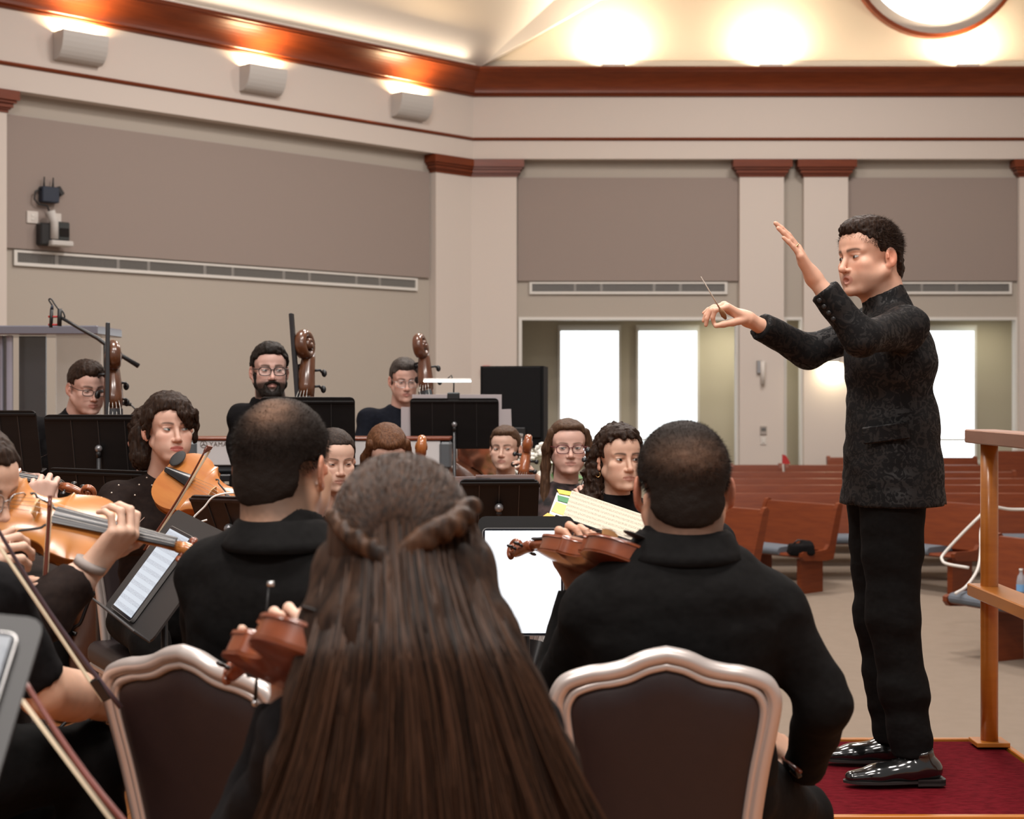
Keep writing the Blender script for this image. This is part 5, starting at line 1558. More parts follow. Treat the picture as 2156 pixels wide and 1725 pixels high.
# crown: strands combed back over the head to the tie
tie = P(828, 1178, 1.925)
for i in range(1500):
    sx = rs.uniform(-1, 1); th = rs.uniform(.05, 1.0)
    # start on the cap near the front/top, run over the back of the head
    st_ = Mg @ V(-sx*.086, .01+.03*th*(1-abs(sx)), .02 + .115*th*(1-.55*sx*sx)) ; en = tie + V(sx*.020, -.004, .03*(1-th)+rs.uniform(-.006, .006))
    pts = []
    for k in range(9):
        t_ = k/8; q = st_.lerp(en, t_)
        loc = Mg.inverted() @ q; e = Vector((loc.x/.092, (loc.y-.016)/.113, (loc.z-.040)/.096)); Ln = e.length
        if Ln < 1 or k > 0:
            e = e/Ln; q2 = Mg @ V(e.x*.092, .016+e.y*.113, .040+e.z*.096); q = q2.lerp(q, max(0, t_-.82)*4) if t_ > .82 else q2
        pts.append(q)
    ST.append(pts)
m_strand = mat('hair_strand', (.03, .016, .01), .45, attr=True, spec=.16)
strands(ST, .0011, 'hair_strands', m_strand, girl, Kg['base'], (.010, .0055, .0035), (.085, .043, .025))
# the two twists and the narrow tail
def twist(pts, r, nm):
    sp = spline([P(*q) for q in pts], 8); S_ = SDF()
    for k in range(len(sp)-1):
        for ph in (0, PI):
            o1 = V(math.cos(k*.7+ph), 0, math.sin(k*.7+ph))*r*.45; o2 = V(math.cos((k+1)*.7+ph), 0, math.sin((k+1)*.7+ph))*r*.45
            S_.cone(sp[k]+o1, sp[k+1]+o2, r*.7, r*.7, .004)
    v, f = S_.mesh(.004, lambda p: .0012*vnoise(p*120, 2)); Kg['put'](nm, v, f, m_girl2)
twist([(704, 1085, 2.0), (735, 1125, 1.945), (790, 1160, 1.92), (826, 1186, 1.91)], .012, 'hair_twist')
twist([(990, 1068, 2.0), (955, 1105, 1.94), (900, 1130, 1.92), (832, 1184, 1.91)], .015, 'hair_twist')
tl = []
for i in range(260):
    u = rs.uniform(-1, 1); ph = rs.random()*6; L1 = rs.uniform(1450, 1760)
    tl.append([P(826 + 14*t_ + u*(8+34*t_**.8) + 3*math.sin(ph+4*t_), 1180+(L1-1180)*t_, 1.905-.045*t_**.5 - .006*rs.random()) for t_ in [k/9 for k in range(10)]])
strands(tl, .0012, 'hair_tail', m_strand, girl, Kg['base'], (.04, .02, .012), (.14, .072, .042))
vg = fiddle('violin', 'red violin at the shoulder of the long haired woman', 'violin', yframe(V(-.205, 1.95, 1.112), V(-.42, .885, -.20), V(.42, .19, .88)), 1.0, .031, m_violin_red, group='violins and viola')

t = thing('clip_microphone', 'thin black rod with chrome tips beside the red violin scroll', 'microphone', P(537, 1478, 2.3)); L0 = t.location
MB().tube([V(0, 0, 0), P(541, 1420, 2.3)-L0, P(560, 1300, 2.3)-L0, P(566, 1234, 2.3)-L0], [.0035, .0022, .0016, .0016], 7).build('rod', m_black, t)
MB().ball((0, 0, -.002), .0055, n=7).build('lower_tip', m_metal, t); MB().tube([P(563, 1230, 2.3)-L0, P(577, 1230, 2.3)-L0], .0042, 8).build('upper_tip', m_metal, t)
MB().bbox(P(536, 1418, 2.3)-L0, (.012, .006, .006), .002).build('clip', m_blackp, t)
# ================================================================ left foreground
# near music stand with tablet at the lower left edge
TR = P(97, 1306, 1.78); BR = P(-8, 1655, 1.62); yv = (TR-BR).normalized(); nrm = V(.12, -.80, .55); nrm = (nrm - yv*nrm.dot(yv)).normalized(); xv = yv.cross(nrm)
mstand('black music stand at the lower left corner carrying the near tablet', TR - xv*.20 - yv*.17, nrm, .40, .34, yv, seams=0, mdesk=mat('stand_near', (.02, .019, .019), .5))
tc_ = TR - xv*(.022+.105) - yv*(.030+.145) + nrm*.012
tablet('tablet with glowing page at the lower left corner', yframe(tc_, yv, nrm), .21, .29, m_screen3, bezel=.007)
# player at the left edge whose bare forearm shows
def rest_person(label, c, yaw, byaw, opt, top, hair, pitch=0, roll=0, s=1.0, legs=None, **pose):
    pose.setdefault('yaw', byaw)
    return person(label, dict(c=c, yaw=yaw, pitch=pitch, roll=roll, s=s), pose=pose, opt=opt, top=top, hair=hair, legs=legs, res=pose.pop('res', 1.15))
lf, Mlf, Alf, Klf = rest_person('player at the left edge with bare forearm and dark trousers', P(-190, 1010, 2.85), 120, 120, dict(skin=(.60, .36, .25)), dict(mat=m_cblk2, sleeve=.9, girth=1.05), hair_short(m_hair_dkb), 
    shR=P(-20, 1270, 2.65), elR=P(92, 1455, 2.72), wrR=P(285, 1488, 3.16), shL=P(-150, 1270, 2.9), elL=P(-90, 1360, 3.05), wrL=P(-5, 1318, 2.98),
    handR=dict(dir=V(.9, .35, -.1), back=V(0, -.3, 1), curl=BOWH, bare=True, **{'from': .1}), handL=dict(dir=V(.35, -.1, .9), back=V(-.8, -.5, .1), curl=FIST, thumb=(20, -20, 0), bare=True, s=1.0), legs=dict(knR=P(190, 1600, 3.0), knL=P(60, 1590, 3.25)), neck=P(-150, 1205, 2.8), pelvis=P(-150, 1600, 2.8))
chair('banquet chair of the player at the left edge', (P(-150, 0, 2.8).x, 2.8, 0), 120)
bow('near violin bow slanting across the lower left corner', P(345, 1872, 1.90), P(15, 1430, 2.02), V(.55, -.1, .45), r=.0052, mstick=mat('bow_red_stick', (.16, .035, .025), .3, coat=.4))
bow('dark violin bow crossing the bare forearm at the left', P(235, 1500, 2.66), P(-60, 1062, 2.58), V(.7, -.2, .4), mstick=mat('bow_dark_stick', (.07, .045, .055), .35), r=.0046)

# violinist with glasses cut by the left edge
vl, Mvl, Avl, Kvl = rest_person('violinist with glasses cut by the left picture edge', P(-58, 1032, 3.15), 62, 55, dict(skin=(.66, .43, .32), glasses=True, gmat=mat('clear_frame', (.45, .43, .42), .2, metal=.6), gaze=(.3, -.6), eye_open=.7), dict(mat=m_csheer, sleeve=1.72, girth=1.0), hair_short(m_hair_dkb, .012), pitch=14,
    wrL=P(200, 1190, 3.05), poleL=V(.2, -.3, -1), elL=P(90, 1290, 2.98), wrR=P(-72, 1222, 2.92), poleR=V(-.6, -.4, -1), neck=P(-70, 1200, 3.2),
    handL=dict(dir=V(.55, -.05, .62), back=V(.75, -.45, -.45), curl=NECKH, thumb=(14, -12, 0)), handR=dict(dir=V(.60, -.2, .42), back=V(.1, -.75, .6), curl=[(45, 55, 30), (52, 55, 28), (55, 55, 28), (50, 55, 30)]))
chair('banquet chair of the violinist with glasses', (P(-70, 0, 3.2).x, 3.2, 0), 55)
fiddle('violin', 'golden violin held by the bespectacled violinist at the left edge', 'violin', yframe(P(-112, 1052, 3.14), V(.955, -.06, -.185), V(.10, -.72, .68)), 1.0, .034, m_violin_gold, group='violins and viola', chin=False, back_m=m_violin_org)
MB().tube([P(186, 1196, 3.03), P(193, 1183, 3.03)], [.033, .033], 16).local(Matrix.Translation(-Kvl['base'])).build('wrist_cuff', mat('cuff_grey', (.30, .26, .24), .8), vl)
bow('upright violin bow of the bespectacled violinist', P(88, 1330, 2.98), P(106, 1052, 3.02), V(.25, -1, 0), r=.005)
# second violinist behind, only the hand and part of the violin show
v3, M3, A3, K3 = rest_person('violinist behind the left edge player, hand on the fingerboard', P(-130, 985, 4.5), 70, 60, dict(skin=(.62, .40, .32)), dict(mat=m_cblk2, sleeve=1.8), hair_short(m_hair_dkb), wrL=P(80, 1085, 4.28), poleL=V(0, 0, -1), wrR=P(-130, 1120, 4.2),
    handL=dict(dir=V(.12, .1, .95), back=V(.15, -.95, .0), curl=[(62, 78, 40)]*4, thumb=(-30, 20, 20), s=.98))
chair('banquet chair of the hidden violinist at the left', (P(-130, 0, 4.5).x, 4.5, 0), 60)
fiddle('violin', 'brown violin half hidden behind the golden one', 'violin', yframe(P(-210, 985, 4.45), V(.97, -.1, -.10), V(.1, -.55, .8)), 1.0, .033, m_cello_red, group='violins and viola')

# viola player
def curly(m, seed=3): return hair_locks(m, hair_short(m, .016, .078, -.08, .007, 1.0, .006, sc=(55, 55, 55), seed=seed), [[(.0, .09, .02, .045), (.01, .115, -.03, .05), (.02, .10, -.10, .05)]], amp=.011, sc=(55, 55, 55), name='bun', seed=seed)
def bangs(m):
    f0 = hair_short(m, .016, .074, -.07, .005, 1.0, .004, sc=(70, 70, 40), seed=6)
    lk = [[(.0+.012*i, -.078, .088, .013), (.018+.011*i, -.098+.006*i, .055, .012), (.030+.010*i, -.092+.009*i, .022-.004*i, .007)] for i in range(4)]
    lk += [[(.075, -.055, .06, .016), (.086, -.045, .01, .012), (.083, -.04, -.045, .005)], [(-.075, -.03, .06, .016), (-.086, -.015, .01, .012), (-.083, -.012, -.035, .004)]]
    lk += [[(-.02, .10, .03, .05), (-.05, .12, -.03, .055), (-.06, .10, -.10, .05)]]
    return hair_locks(m, f0, lk, amp=.006, sc=(90, 90, 30), res=.004, k=.010, name='fringe_and_bun', seed=8)
va, Mva, Ava, Kva = rest_person('viola player in sheer dotted black top glancing to the right', P(356, 905, 5.65), 30, 30,
    dict(fem=1, skin=(.68, .43, .335), gaze=(.9, .35), iris=(.10, .13, .12), lip_col=(.50, .12, .11), lip=.85, brow=(.03, .015, .012), lash=.8, neck=.044, blush=.5), dict(mat=m_csheer, name='blouse', sleeve=1.9, girth=.95, res=.009), bangs(m_hair_dkb), pitch=0, s=1.03,
    neck=P(338, 1010, 5.72), sh_drop=(.0, .0), wrL=P(540, 1085, 5.25), poleL=V(.2, 0, -1), wrR=P(330, 1150, 5.30), poleR=V(-.9, -.2, -.5),
    handL=dict(dir=V(.3, -.2, .7), back=V(.7, -.5, -.3), curl=NECKH), handR=dict(dir=V(.3, -.4, .2), back=V(-.2, -.5, .8), curl=BOWH), legs={})
bl = child(va, 'blouse'); mb = MB()
for px, py in ((252, 1003), (262, 1010), (281, 1000), (293, 1021), (309, 1006), (284, 1043), (235, 1038), (214, 1048), (205, 1077), (250, 1022), (320, 1022)):
    c, n_ = hit(bl, px, py)
    if c is not None: mb.ball(c - Kva['base'], .0035, n=5)
o = mb.build('sequins', mat('sequin', (.8, .7, .6), .2, metal=.5), va); o['kind'] = 'stuff'
fiddle('viola', 'orange viola tucked under the chin of the sheer topped player', 'viola', yframe(P(345, 990, 5.47), V(.82, -.34, -.40), V(-.12, -.74, .64)), 1.2, .033, m_violin_org, group='violins and viola')
bow('viola bow raised across the orange viola', P(312, 1160, 5.25), P(444, 944, 5.20), V(-.5, -.8, .2), r=.0045)
chair('banquet chair of the viola player', (P(330, 0, 5.75).x, 5.8, 0), 30)
# woman hidden behind the viola player
vh, Mvh, Avh, Kvh = rest_person('woman with curly hair hidden behind the viola player', P(318, 925, 6.35), 25, 20, dict(fem=1, skin=(.62, .38, .31)), dict(mat=m_cblk2, sleeve=1.8), curly(m_hair_dkb), pitch=12)
chair('banquet chair hidden behind the viola player', (P(318, 0, 6.4).x, 6.5, 0), 20)

# ================================================================ double bass players
def bass(label, top, foot, face, varn=m_bass_brn, ext=2):
    top = Vector(top); foot = Vector(foot); d = (top-foot).normalized(); sc = 3.15
    o = top - d*(.586*sc); return fiddle('double_bass', label, 'double bass', yframe(o, d, face), sc, .062, varn, chin=False, group='double basses', endpin=.045, slope=True, machines=ext)
ba, Mba, Aba, Kba = rest_person('young bass player with short dark hair and glasses at the left', P(183, 818, 7.25), 38, 25, dict(skin=(.62, .39, .32), glasses=True, grad=(.025, .015), gaze=(.2, -.8), eye_open=.6, fade=.55, brow_w=.0045, jaw=1.05), dict(mat=m_cblk2, sleeve=1.95, girth=1.15, neck='collar', collar_h=.03), hair_short(m_hair_dkb, .012, .072, -.03, .003, .55, .016, sc=(120, 80, 60)), pitch=12,
    neck=P(163, 880, 7.32), sw=.21, wrL=P(300, 990, 6.9), wrR=P(40, 1000, 6.8), pelvis=P(160, 1130, 7.35), base=(P(160, 0, 7.35).x, 7.35, 0), legs={})
bass('double bass beside the young player at the left', P(240, 722, 7.15), P(234, 1440, 7.0), V(.35, -.93, .1))
bb, Mbb, Abb, Kbb = rest_person('bearded bass player with dark framed glasses', P(568, 782, 7.25), 16, 10, dict(skin=(.64, .40, .335), glasses=True, grad=(.027, .019), gthick=.0022, stubble=.93, beard_col=(.018, .012, .010), brow_w=.005, gaze=(.5, -.1), neck=.062, jaw=1.08), dict(mat=m_cblk2, sleeve=.75, girth=1.12, arm=.9, neck='collar', collar_h=.03, lapel=True), None, pitch=0, s=1.03,
    neck=P(572, 850, 7.30), sw=.145, poleR=V(.5, -.3, -1), wrL=P(640, 1000, 7.0), wrR=P(545, 1010, 6.95), pelvis=P(555, 1100, 7.35), base=(P(545, 0, 7.35).x, 7.35, 0), legs={}, handR=dict(dir=V(0, -.5, -.8), back=V(-.5, -.7, .3), curl=RELAX, bare=True), handL=dict(dir=V(0, -.2, .9), back=V(.5, -.7, 0), curl=NECKH, bare=True))
def beard(root, base, Mh, opt, put):
    hair_short(m_hair_blk, .014, .076, -.03, .003, .8, .014, sc=(110, 70, 60))(root, base, Mh, opt, put)
    s = SDF()
    for sx in (-1, 1):
        s.cone((sx*.068, -.005, -.015), (sx*.056, -.028, -.062), .010, .018, .015); s.cone((sx*.056, -.028, -.062), (sx*.026, -.070, -.104), .018, .022, .015)
        s.cone((sx*.030, -.082, -.070), (sx*.022, -.082, -.10), .010, .018, .012); s.cone((sx*.028, -.086, -.058), (sx*.006, -.098, -.050), .007, .007, .006)
    s.ell((0, -.076, -.110), (.034, .026, .022), .015)
    s.ell((0, -.105, -.066), (.019, .012, .009), .004, '-')
    v, f = s.mesh(.0035, lambda p: .0018*vnoise(p*160, 2)); Mn = np.array(Mh); put('beard', v @ Mn[:3, :3].T + Mn[:3, 3], f, m_hair_blk)
beard(bb, Kbb['base'], Mbb, {}, Kbb['put'])
bass('double bass beside the bearded player', P(634, 700, 7.2), P(690, 1440, 7.0), V(-.30, -.95, .1))
bc, Mbc, Abc, Kbc = rest_person('older bass player with glasses in dark round neck shirt', P(851, 802, 8.75), 14, 10, dict(skin=(.62, .37, .295), glasses=True, gmat=m_metal, gthick=.0012, grad=(.027, .021), gaze=(.2, -.8), eye_open=.6, brow_w=.003, wide=.97), dict(mat=m_cnavy, sleeve=.9, girth=1.1), hair_short(hair_mat('hair_grey_brown', (.030, .024, .021), (.07, .058, .050)), .011, .070, -.06, .002, .8, .004), pitch=10, s=1.0,
    neck=P(845, 862, 8.8), pelvis=P(840, 1060, 8.85), base=(P(840, 0, 8.85).x, 8.85, 0), legs={}, wrL=P(930, 960, 8.5), wrR=P(800, 980, 8.45))
bass('double bass leaning beside the older player', P(878, 708, 8.6), P(990, 1330, 8.5), V(-.25, -.96, .1), wood_mat('bass_dark_varnish', (.13, .045, .02), (.07, .024, .012)), ext=1)

# ================================================================ cellos and women in the middle
def straight(m, part=0, length=-.2, back=True, w=.0, front=.074):
    f0 = hair_short(m, .012, front, -.09, .0015, .75, .002, sc=(140, 60, 60), seed=4)
    lk = []
    for sx in (-1, 1): lk.append([(sx*.070, -.02, .07, .022), (sx*.090+w*sx, -.012, .0, .018), (sx*.092+w*sx, .0, -.08, .020), (sx*.10, -.02, length, .024)])
    if back: lk += [[(0, .09, .0, .05), (0, .10, -.1, .05), (0, .10, length, .05)]]
    return hair_locks(m, f0, lk, amp=.003, sc=(120, 120, 14), name='hair_length', seed=7)
as_, Mas, Aas, Kas = rest_person('woman with dark hair tied back looking down beside the cello', P(704, 972, 6.2), 24, 15, dict(fem=1, skin=(.68, .45, .35), eye_open=.55, gaze=(.2, -.5), iris=(.02, .012, .01), brow=(.04, .025, .02), brow_w=.0026, nose=.85, wide=1.03, lip=.5), dict(mat=m_cblk2, sleeve=1.9, neck='low'), hair_short(hair_mat('hair_black_brown', (.016, .011, .009), (.045, .028, .020)), .011, .079, -.07, .0015, .7, 0, sc=(140, 60, 60)), pitch=8, neck=P(700, 1062, 6.25), legs={}, wrL=P(760, 1150, 5.9), wrR=P(620, 1250, 5.8))
chair('banquet chair of the woman with tied dark hair', (P(700, 0, 6.25).x, 6.3, 0), 15)
def cello(label, top, foot, face, varn=m_cello_red):
    top = Vector(top); foot = Vector(foot); d = (top-foot).normalized(); sc = 2.12
    o = top - d*(.586*sc); return fiddle('cello', label, 'cello', yframe(o, d, face), sc, .055, varn, chin=False, group='cellos', endpin=.15)
cello('cello held by the woman with tied dark hair', P(778, 988, 6.0), P(690, 1440, 5.7), V(.25, -.9, .35))
pa, Mpa, Apa, Kpa = rest_person('woman bending down so that her centre parting shows', P(814, 962, 6.5), 14, 8, dict(fem=1, skin=(.70, .45, .36)), dict(mat=m_cblk2, sleeve=1.9), straight(m_hair_chs, length=-.14), pitch=26, s=1.03, neck=P(808, 1065, 6.7), legs={})
chair('banquet chair of the woman bending down', (P(808, 0, 6.95).x, 7.0, 0), 8)
cello('cello with orange scroll before the bending woman', P(889, 920, 6.5), P(850, 1400, 6.3), V(.1, -.95, .25), wood_mat('cello_orange_varnish', (.42, .14, .035), (.30, .09, .022)))
g1, Mg1, Ag1, Kg1 = rest_person('young cellist with brown hair tied back looking sideways', P(1063, 946, 8.0), -12, 0, dict(fem=1, skin=(.66, .43, .335), gaze=(.8, .1), brow_w=.0042, wide=1.02), dict(mat=m_cblk2, sleeve=1.9, neck='low'), hair_short(m_hair_brn, .012, .078, -.08, .0015, .75, .002, sc=(140, 50, 60)), pitch=0, s=.93, legs={}, wrL=P(1130, 1010, 7.8), wrR=P(1000, 1050, 7.7))
chair('banquet chair of the young cellist', (P(1063, 0, 8.0).x, 8.1, 0), 0)
cello('cello with dark red scroll beside the young cellist', P(1113, 918, 7.75), P(1060, 1290, 7.6), V(.0, -.96, .25))
g2, Mg2, Ag2, Kg2 = rest_person('woman with long brown hair and red framed glasses', P(1196, 944, 6.9), 5, 5, dict(fem=1, skin=(.68, .43, .35), glasses=True, gmat=mat('red_frame', (.10, .012, .018), .3), grad=(.026, .019), gthick=.0021, gaze=(-.4, .2), blush=.7, wide=1.06, lip=.5, brow_w=.003, brow=(.10, .06, .04)), dict(mat=mat('lace_black', (.010, .008, .009), .85, noise=((26, 26, 26), 1, (.075, .045, .045), 1)), name='lace_top', sleeve=1.9, girth=1.0), straight(m_hair_brn, length=-.26, w=.004, front=.084), neck=P(1190, 1027, 6.92), legs={}, wrL=P(1226, 1082, 6.5), poleL=V(.6, 0, -.8), wrR=P(1120, 1150, 6.5), handL=dict(dir=V(.1, -.1, .9), back=V(.3, -.9, .1), curl=NECKH, s=.95))
for sx in (-1, 1): MB().ball(Mg2 @ V(sx*.083, .006, -.042) - Kg2['base'], .0035, n=6).build('earring', mat('pearl', (.85, .82, .78), .2), g2)
chair('banquet chair of the woman with red glasses', (P(1190, 0, 6.95).x, 7.0, 0), 5)
cello('cello held by the woman with red glasses', P(1275, 905, 6.7), P(1135, 1380, 6.3), V(-.2, -.93, .3), m_bass_brn)
w3, Mw3, Aw3, Kw3 = rest_person('woman with curly dark hair and gold hoop earring', P(1304, 968, 5.75), 19, 15, dict(fem=1, skin=(.66, .42, .31), gaze=(.35, .1), brow=(.02, .012, .01), brow_w=.0042, lash=.7, iris=(.03, .018, .012), lip=.55), dict(mat=m_cblk2, sleeve=1.9, girth=1.0), hair_locks(m_hair_dkb, hair_short(m_hair_dkb, .016, .080, -.08, .006, .9, .004, sc=(60, 60, 60), seed=9), [[(-.075, .03, .03, .03), (-.085, .05, -.06, .035), (-.10, .03, -.15, .04), (-.11, .0, -.22, .03)], [(.07, .05, .0, .04), (.07, .07, -.1, .04)]], amp=.010, sc=(60, 60, 40), seed=11), neck=P(1298, 1052, 5.78), legs={}, wrL=P(1390, 1200, 5.5), wrR=P(1250, 1200, 5.4))
p = Mw3 @ V(-.084, .006, -.055) - Kw3['base']; MB().tube([p + V(.008*math.cos(k*PI/6), 0, .010*math.sin(k*PI/6)) for k in range(13)], .0018, 6, cap=False).build('hoop_earring', mat('gold', (.8, .55, .25), .25, metal=1), w3)
chair('banquet chair of the woman with the hoop earring', (P(1308, 0, 5.8).x, 5.85, 0), 15)

# ================================================================ music stands, sheets, tablets
mstand('black music stand before the young bass player', P(211, 942, 6.35), V(.05, .97, .25), .45, .28)
mstand('black music stand cut by the left edge behind the violins', P(5, 930, 6.4), V(.1, .97, .25), .32, .27)
mstand('low black music stand between golden violin and viola', P(226, 1060, 6.05), V(.12, .93, .35), .45, .29, upv=(.03, 0, 1))
mstand('black music stand hiding the bearded player shirt', P(648, 918, 6.5), V(-.08, .96, .25), .40, .34)
t, M, b0 = mstand('black music stand carrying the clip lamp and loose papers', P(957, 892, 8.4), V(0, .97, .24), .485, .285)
for nm, dx, dy, w_, h_, a in (('tallest white score sheet behind the lamp stand', .014, .022, .49, .28, 0), ('white sheet showing left of the lamp stand', -.235, -.04, .12, .26, 1), ('white sheet showing right of the lamp stand', .255, .012, .115, .13, -2)):
    o = sheet('music_sheet', Matrix.Translation(b0) @ M @ Matrix.Translation((-dx if True else dx, dy, .008 + abs(a)*.002)) @ Matrix.Rotation(R(a), 4, 'Z'), w_, h_, mat('white_paper', (.60, .56, .58), .8)); setp(o, nm, 'paper', 'papers on the lamp stand')
lp = P(955, 838, 8.4); t = thing('clip_lamp', 'glowing clip lamp with long bar on the paper laden stand', 'lamp', lp)
MB().bbox((0, 0, .006), (.034, .036, .024), .006).build('clip', m_blackp, t)
MB().bbox((0, -.02, -.012), (.02, .012, .012), .004).build('clamp_jaw', m_plate, t)
MB().tube([V(0, 0, .02), V(.002, -.005, .08), V(-.012, 0, .125), V(-.034, .0, .104)], .004, 8).build('gooseneck', m_black, t)
MB().bbox((-.034, .004, .100), (.132, .014, .007), .004).build('head', m_plate, t)
MB().bbox((-.034, -.004, .091), (.130, .014, .004), .002).build('light_bar', emis('led_bar', (.85, 1, 1), 7), t)
t, M, b0 = mstand('wide black music stand with white pages before the young cellist', P(1050, 1062, 5.2), V(-.05, .85, .5), .27, .20)
for dx, dy, w_, nm in ((-.02, .062, .20, 'upper white page on the wide stand'), (.09, .055, .12, 'lower white page on the wide stand')):
    o = sheet('music_page', Matrix.Translation(b0) @ M @ Matrix.Translation((dx, dy+.028, .006)), w_, .05, mat('page_grey', (.50, .48, .52), .8)); setp(o, nm, 'paper', 'pages on the wide stand')
t, M, b0 = mstand('black music stand behind the large bright tablet', P(1108, 1172, 4.12), V(0, -.95, .28), .26, .22)
tablet('large bright tablet under the scroll of the dark red violin', frame(P(1101, 1225, 4.0), x=V(1, 0, 0), z=V(0, -.985, .17)), .2135, .281, m_screen, bezel=.0075)
# two black stand legs under the large tablet belong to its stand
# oblique stand with tablet on the left
xv = V(.484, -.872, -.0775).normalized(); yv = V(.554, .237, .798).normalized(); zz = xv.cross(yv).normalized(); c8 = P(328, 1212, 4.16)
tablet('oblique tablet with music page on the tilted stand', yframe(c8 + zz*.016, yv, zz), .20, .275, m_screen2, bezel=.010, th=.010)
mstand('tilted black music stand holding the oblique tablet', c8 + xv*.045 + yv*.02, zz, .46, .335, yv, seams=0, mdesk=mat('stand_grey', (.030, .028, .028), .5))
# dark stand behind the left man's ear with a white cable
t, M, b0 = mstand('dark brown music stand with white cable behind the left man', P(490, 1105, 4.5), V(.35, .80, .5), .24, .20, mdesk=mat('stand_brown', (.022, .010, .008), .45, noise=((60, 60, 60), .6, (.008, .005, .005))))
t = thing('charging_cable', 'white charging cable looping over the dark brown stand', 'cable', P(430, 1070, 4.42))
L0 = t.location; MB().tube([q - L0 for q in spline([P(495, 1038, 4.42), P(470, 1040, 4.41), P(447, 1048, 4.40), P(430, 1068, 4.40), P(408, 1090, 4.4), P(412, 1101, 4.4), P(436, 1095, 4.4)], 6)], .0028, 7).build('cord', mat('cable_white', (.75, .72, .68), .5), t)
# open score with yellow tabs
sc0 = P(1268, 1104, 4.44); xv = V(.947, -.058, -.316).normalized(); yv = V(.155, .945, .289).normalized(); zs_ = xv.cross(yv).normalized(); yv = zs_.cross(xv)
Ms = yframe(sc0, yv, zs_)
t = bpy.data.objects.new('score_book', None); COL.objects.link(t); t.matrix_world = Ms; setp(t, 'open cream music score with yellow tabs behind the dark violin', 'music score'); t.empty_display_size = .02
m_cream = sheet_mat('score_cream', (.56, .51, .40), (.30, .26, .20), rows=9)
sheet('page', Matrix.Translation((.02, 0, .006)), .27, .31, m_cream, t, .002)
sheet('cover', Matrix.Translation((-.10, -.02, .001)), .11, .27, mat('cover_white', (.72, .68, .62), .7), t, .002)
for i, (x, y, w_, h_, col) in enumerate(((-.135, -.10, .07, .07, (.80, .40, .05)), (-.125, .0, .05, .08, (.75, .50, .15)), (-.125, .075, .045, .04, (.02, .18, .05)), (-.125, .13, .06, .03, (.75, .5, .03)))):
    sheet('tab', Matrix.Translation((x, y, .002+.001*i)) @ Matrix.Rotation(R(-15+12*i), 4, 'Z'), w_, h_, mat('tab_%d' % i, col, .6), t, .0012)
mstand('low black music stand under the cream score', sc0 - zs_*.012 + xv*.06, zs_, .40, .30, yv, seams=0)

# ================================================================ background things
# loudspeaker
p = P(1092, 960, 9.8); t = thing('loudspeaker', 'black loudspeaker standing before the corner pilaster', 'speaker', (p.x, 9.8, 0))
w_ = .205; zb = EYE-(935-830)/F*9.8; zt = EYE-(772-830)/F*9.8
s = [(-w_, -.18), (w_, -.18), (w_*.72, .2), (-w_*.72, .2)]
MB().prism(s, zb-.02, zt, Matrix.Rotation(R(-14), 4, 'Z')).build('cabinet', mat('speaker_black', (.007, .007, .0075), .8, spec=.15), t)
Mz = Matrix.Rotation(R(-14), 4, 'Z')
MB().bbox((0, -.186, (zb+zt)/2+.02), (w_*.92, .006, (zt-zb)/2*.9), .004, Mz).build('grille', mat('grille_black', (.009, .009, .010), .8, spec=.15, noise=((400, 400, 400), .6, (.005, .005, .005))), t)
MB().bbox((.04, -.20, zb+.05), (.055, .012, .06), .006, Mz).build('handle', m_blackp, t)
MB().tube([V(0, 0, zb), V(0, 0, .5), V(0, 0, .06)], .02, 10).build('pole', m_black, t)
for k in range(3): MB().tube([V(0, 0, .35), V(.28*math.cos(2.1*k+.5), .28*math.sin(2.1*k+.5), .01)], .012, 8).build('tripod_leg', m_black, t)
# timpani
p = P(985, 0, 9.0); t = thing('kettledrum', 'copper kettledrum behind the lamp stand', 'drum', (p.x, 9.0, 0))
m_cop = mat('copper', (.62, .30, .20), .22, metal=.9, noise=((6, 6, 6), .5, (.45, .2, .13)))
zr = EYE-(918-830)/F*9.0
prof = [(.03, zr-.45)] + [(.31*math.sin(R(a)), zr-.02-.42*math.cos(R(a))) for a in range(10, 91, 10)] + [(.31, zr)]
MB().lathe(prof, 40).build('bowl', m_cop, t)
MB().lathe([(.30, zr-.012), (.325, zr-.012), (.325, zr+.012), (.30, zr+.012)], 40).build('rim', m_metal, t)
MB().lathe([(.0, zr+.006), (.30, zr+.006)], 40, cap=False).build('drumhead', m_plate, t)
for k in range(6):
    a = R(60*k+20); MB().tube([V(.335*math.cos(a), .335*math.sin(a), zr), V(.335*math.cos(a), .335*math.sin(a), zr-.1), V(.22*math.cos(a), .22*math.sin(a), .12)], .010, 8).build('strut', m_metal, t)
MB().lathe([(.24, 0), (.26, .02), (.24, .10), (.08, .14), (.05, zr-.42)], 24).build('base', m_black, t)
# white flowers
p = P(1150, 985, 8.7); t = thing('flower_arrangement', 'white flower arrangement between the two cellists', 'flowers', (p.x, 8.7, 0))
MB().lathe([(.09, 0), (.12, .3), (.10, .55), (.13, .72), (.14, .76)], 24).build('vase', mat('vase_white', (.5, .48, .45), .4), t)
rr2 = random.Random(3)
fm = None
for k in range(46):
    a = rr2.random()*6.28; r_ = .19*math.sqrt(rr2.random()); z = .90 + .22*math.sqrt(max(0, 1-(r_/.2)**2)) + rr2.uniform(-.03, .03)
    if fm is None:
        mb = MB()
        for q in range(6): mb.ball((.018*math.cos(q*1.05), .018*math.sin(q*1.05), 0), (.016, .016, .009), n=4)
        mb.ball((0, 0, .004), .01, n=4); o = mb.build('blossom', mat('petal', (.78, .76, .70), .7), t); fm = o.data
    else: o = bpy.data.objects.new('blossom', fm); COL.objects.link(o); o.parent = t
    o.location = (r_*math.cos(a), r_*math.sin(a), z); o.rotation_euler = (rr2.uniform(-.9, .9), rr2.uniform(-.9, .9), rr2.random()*6)
lm = None
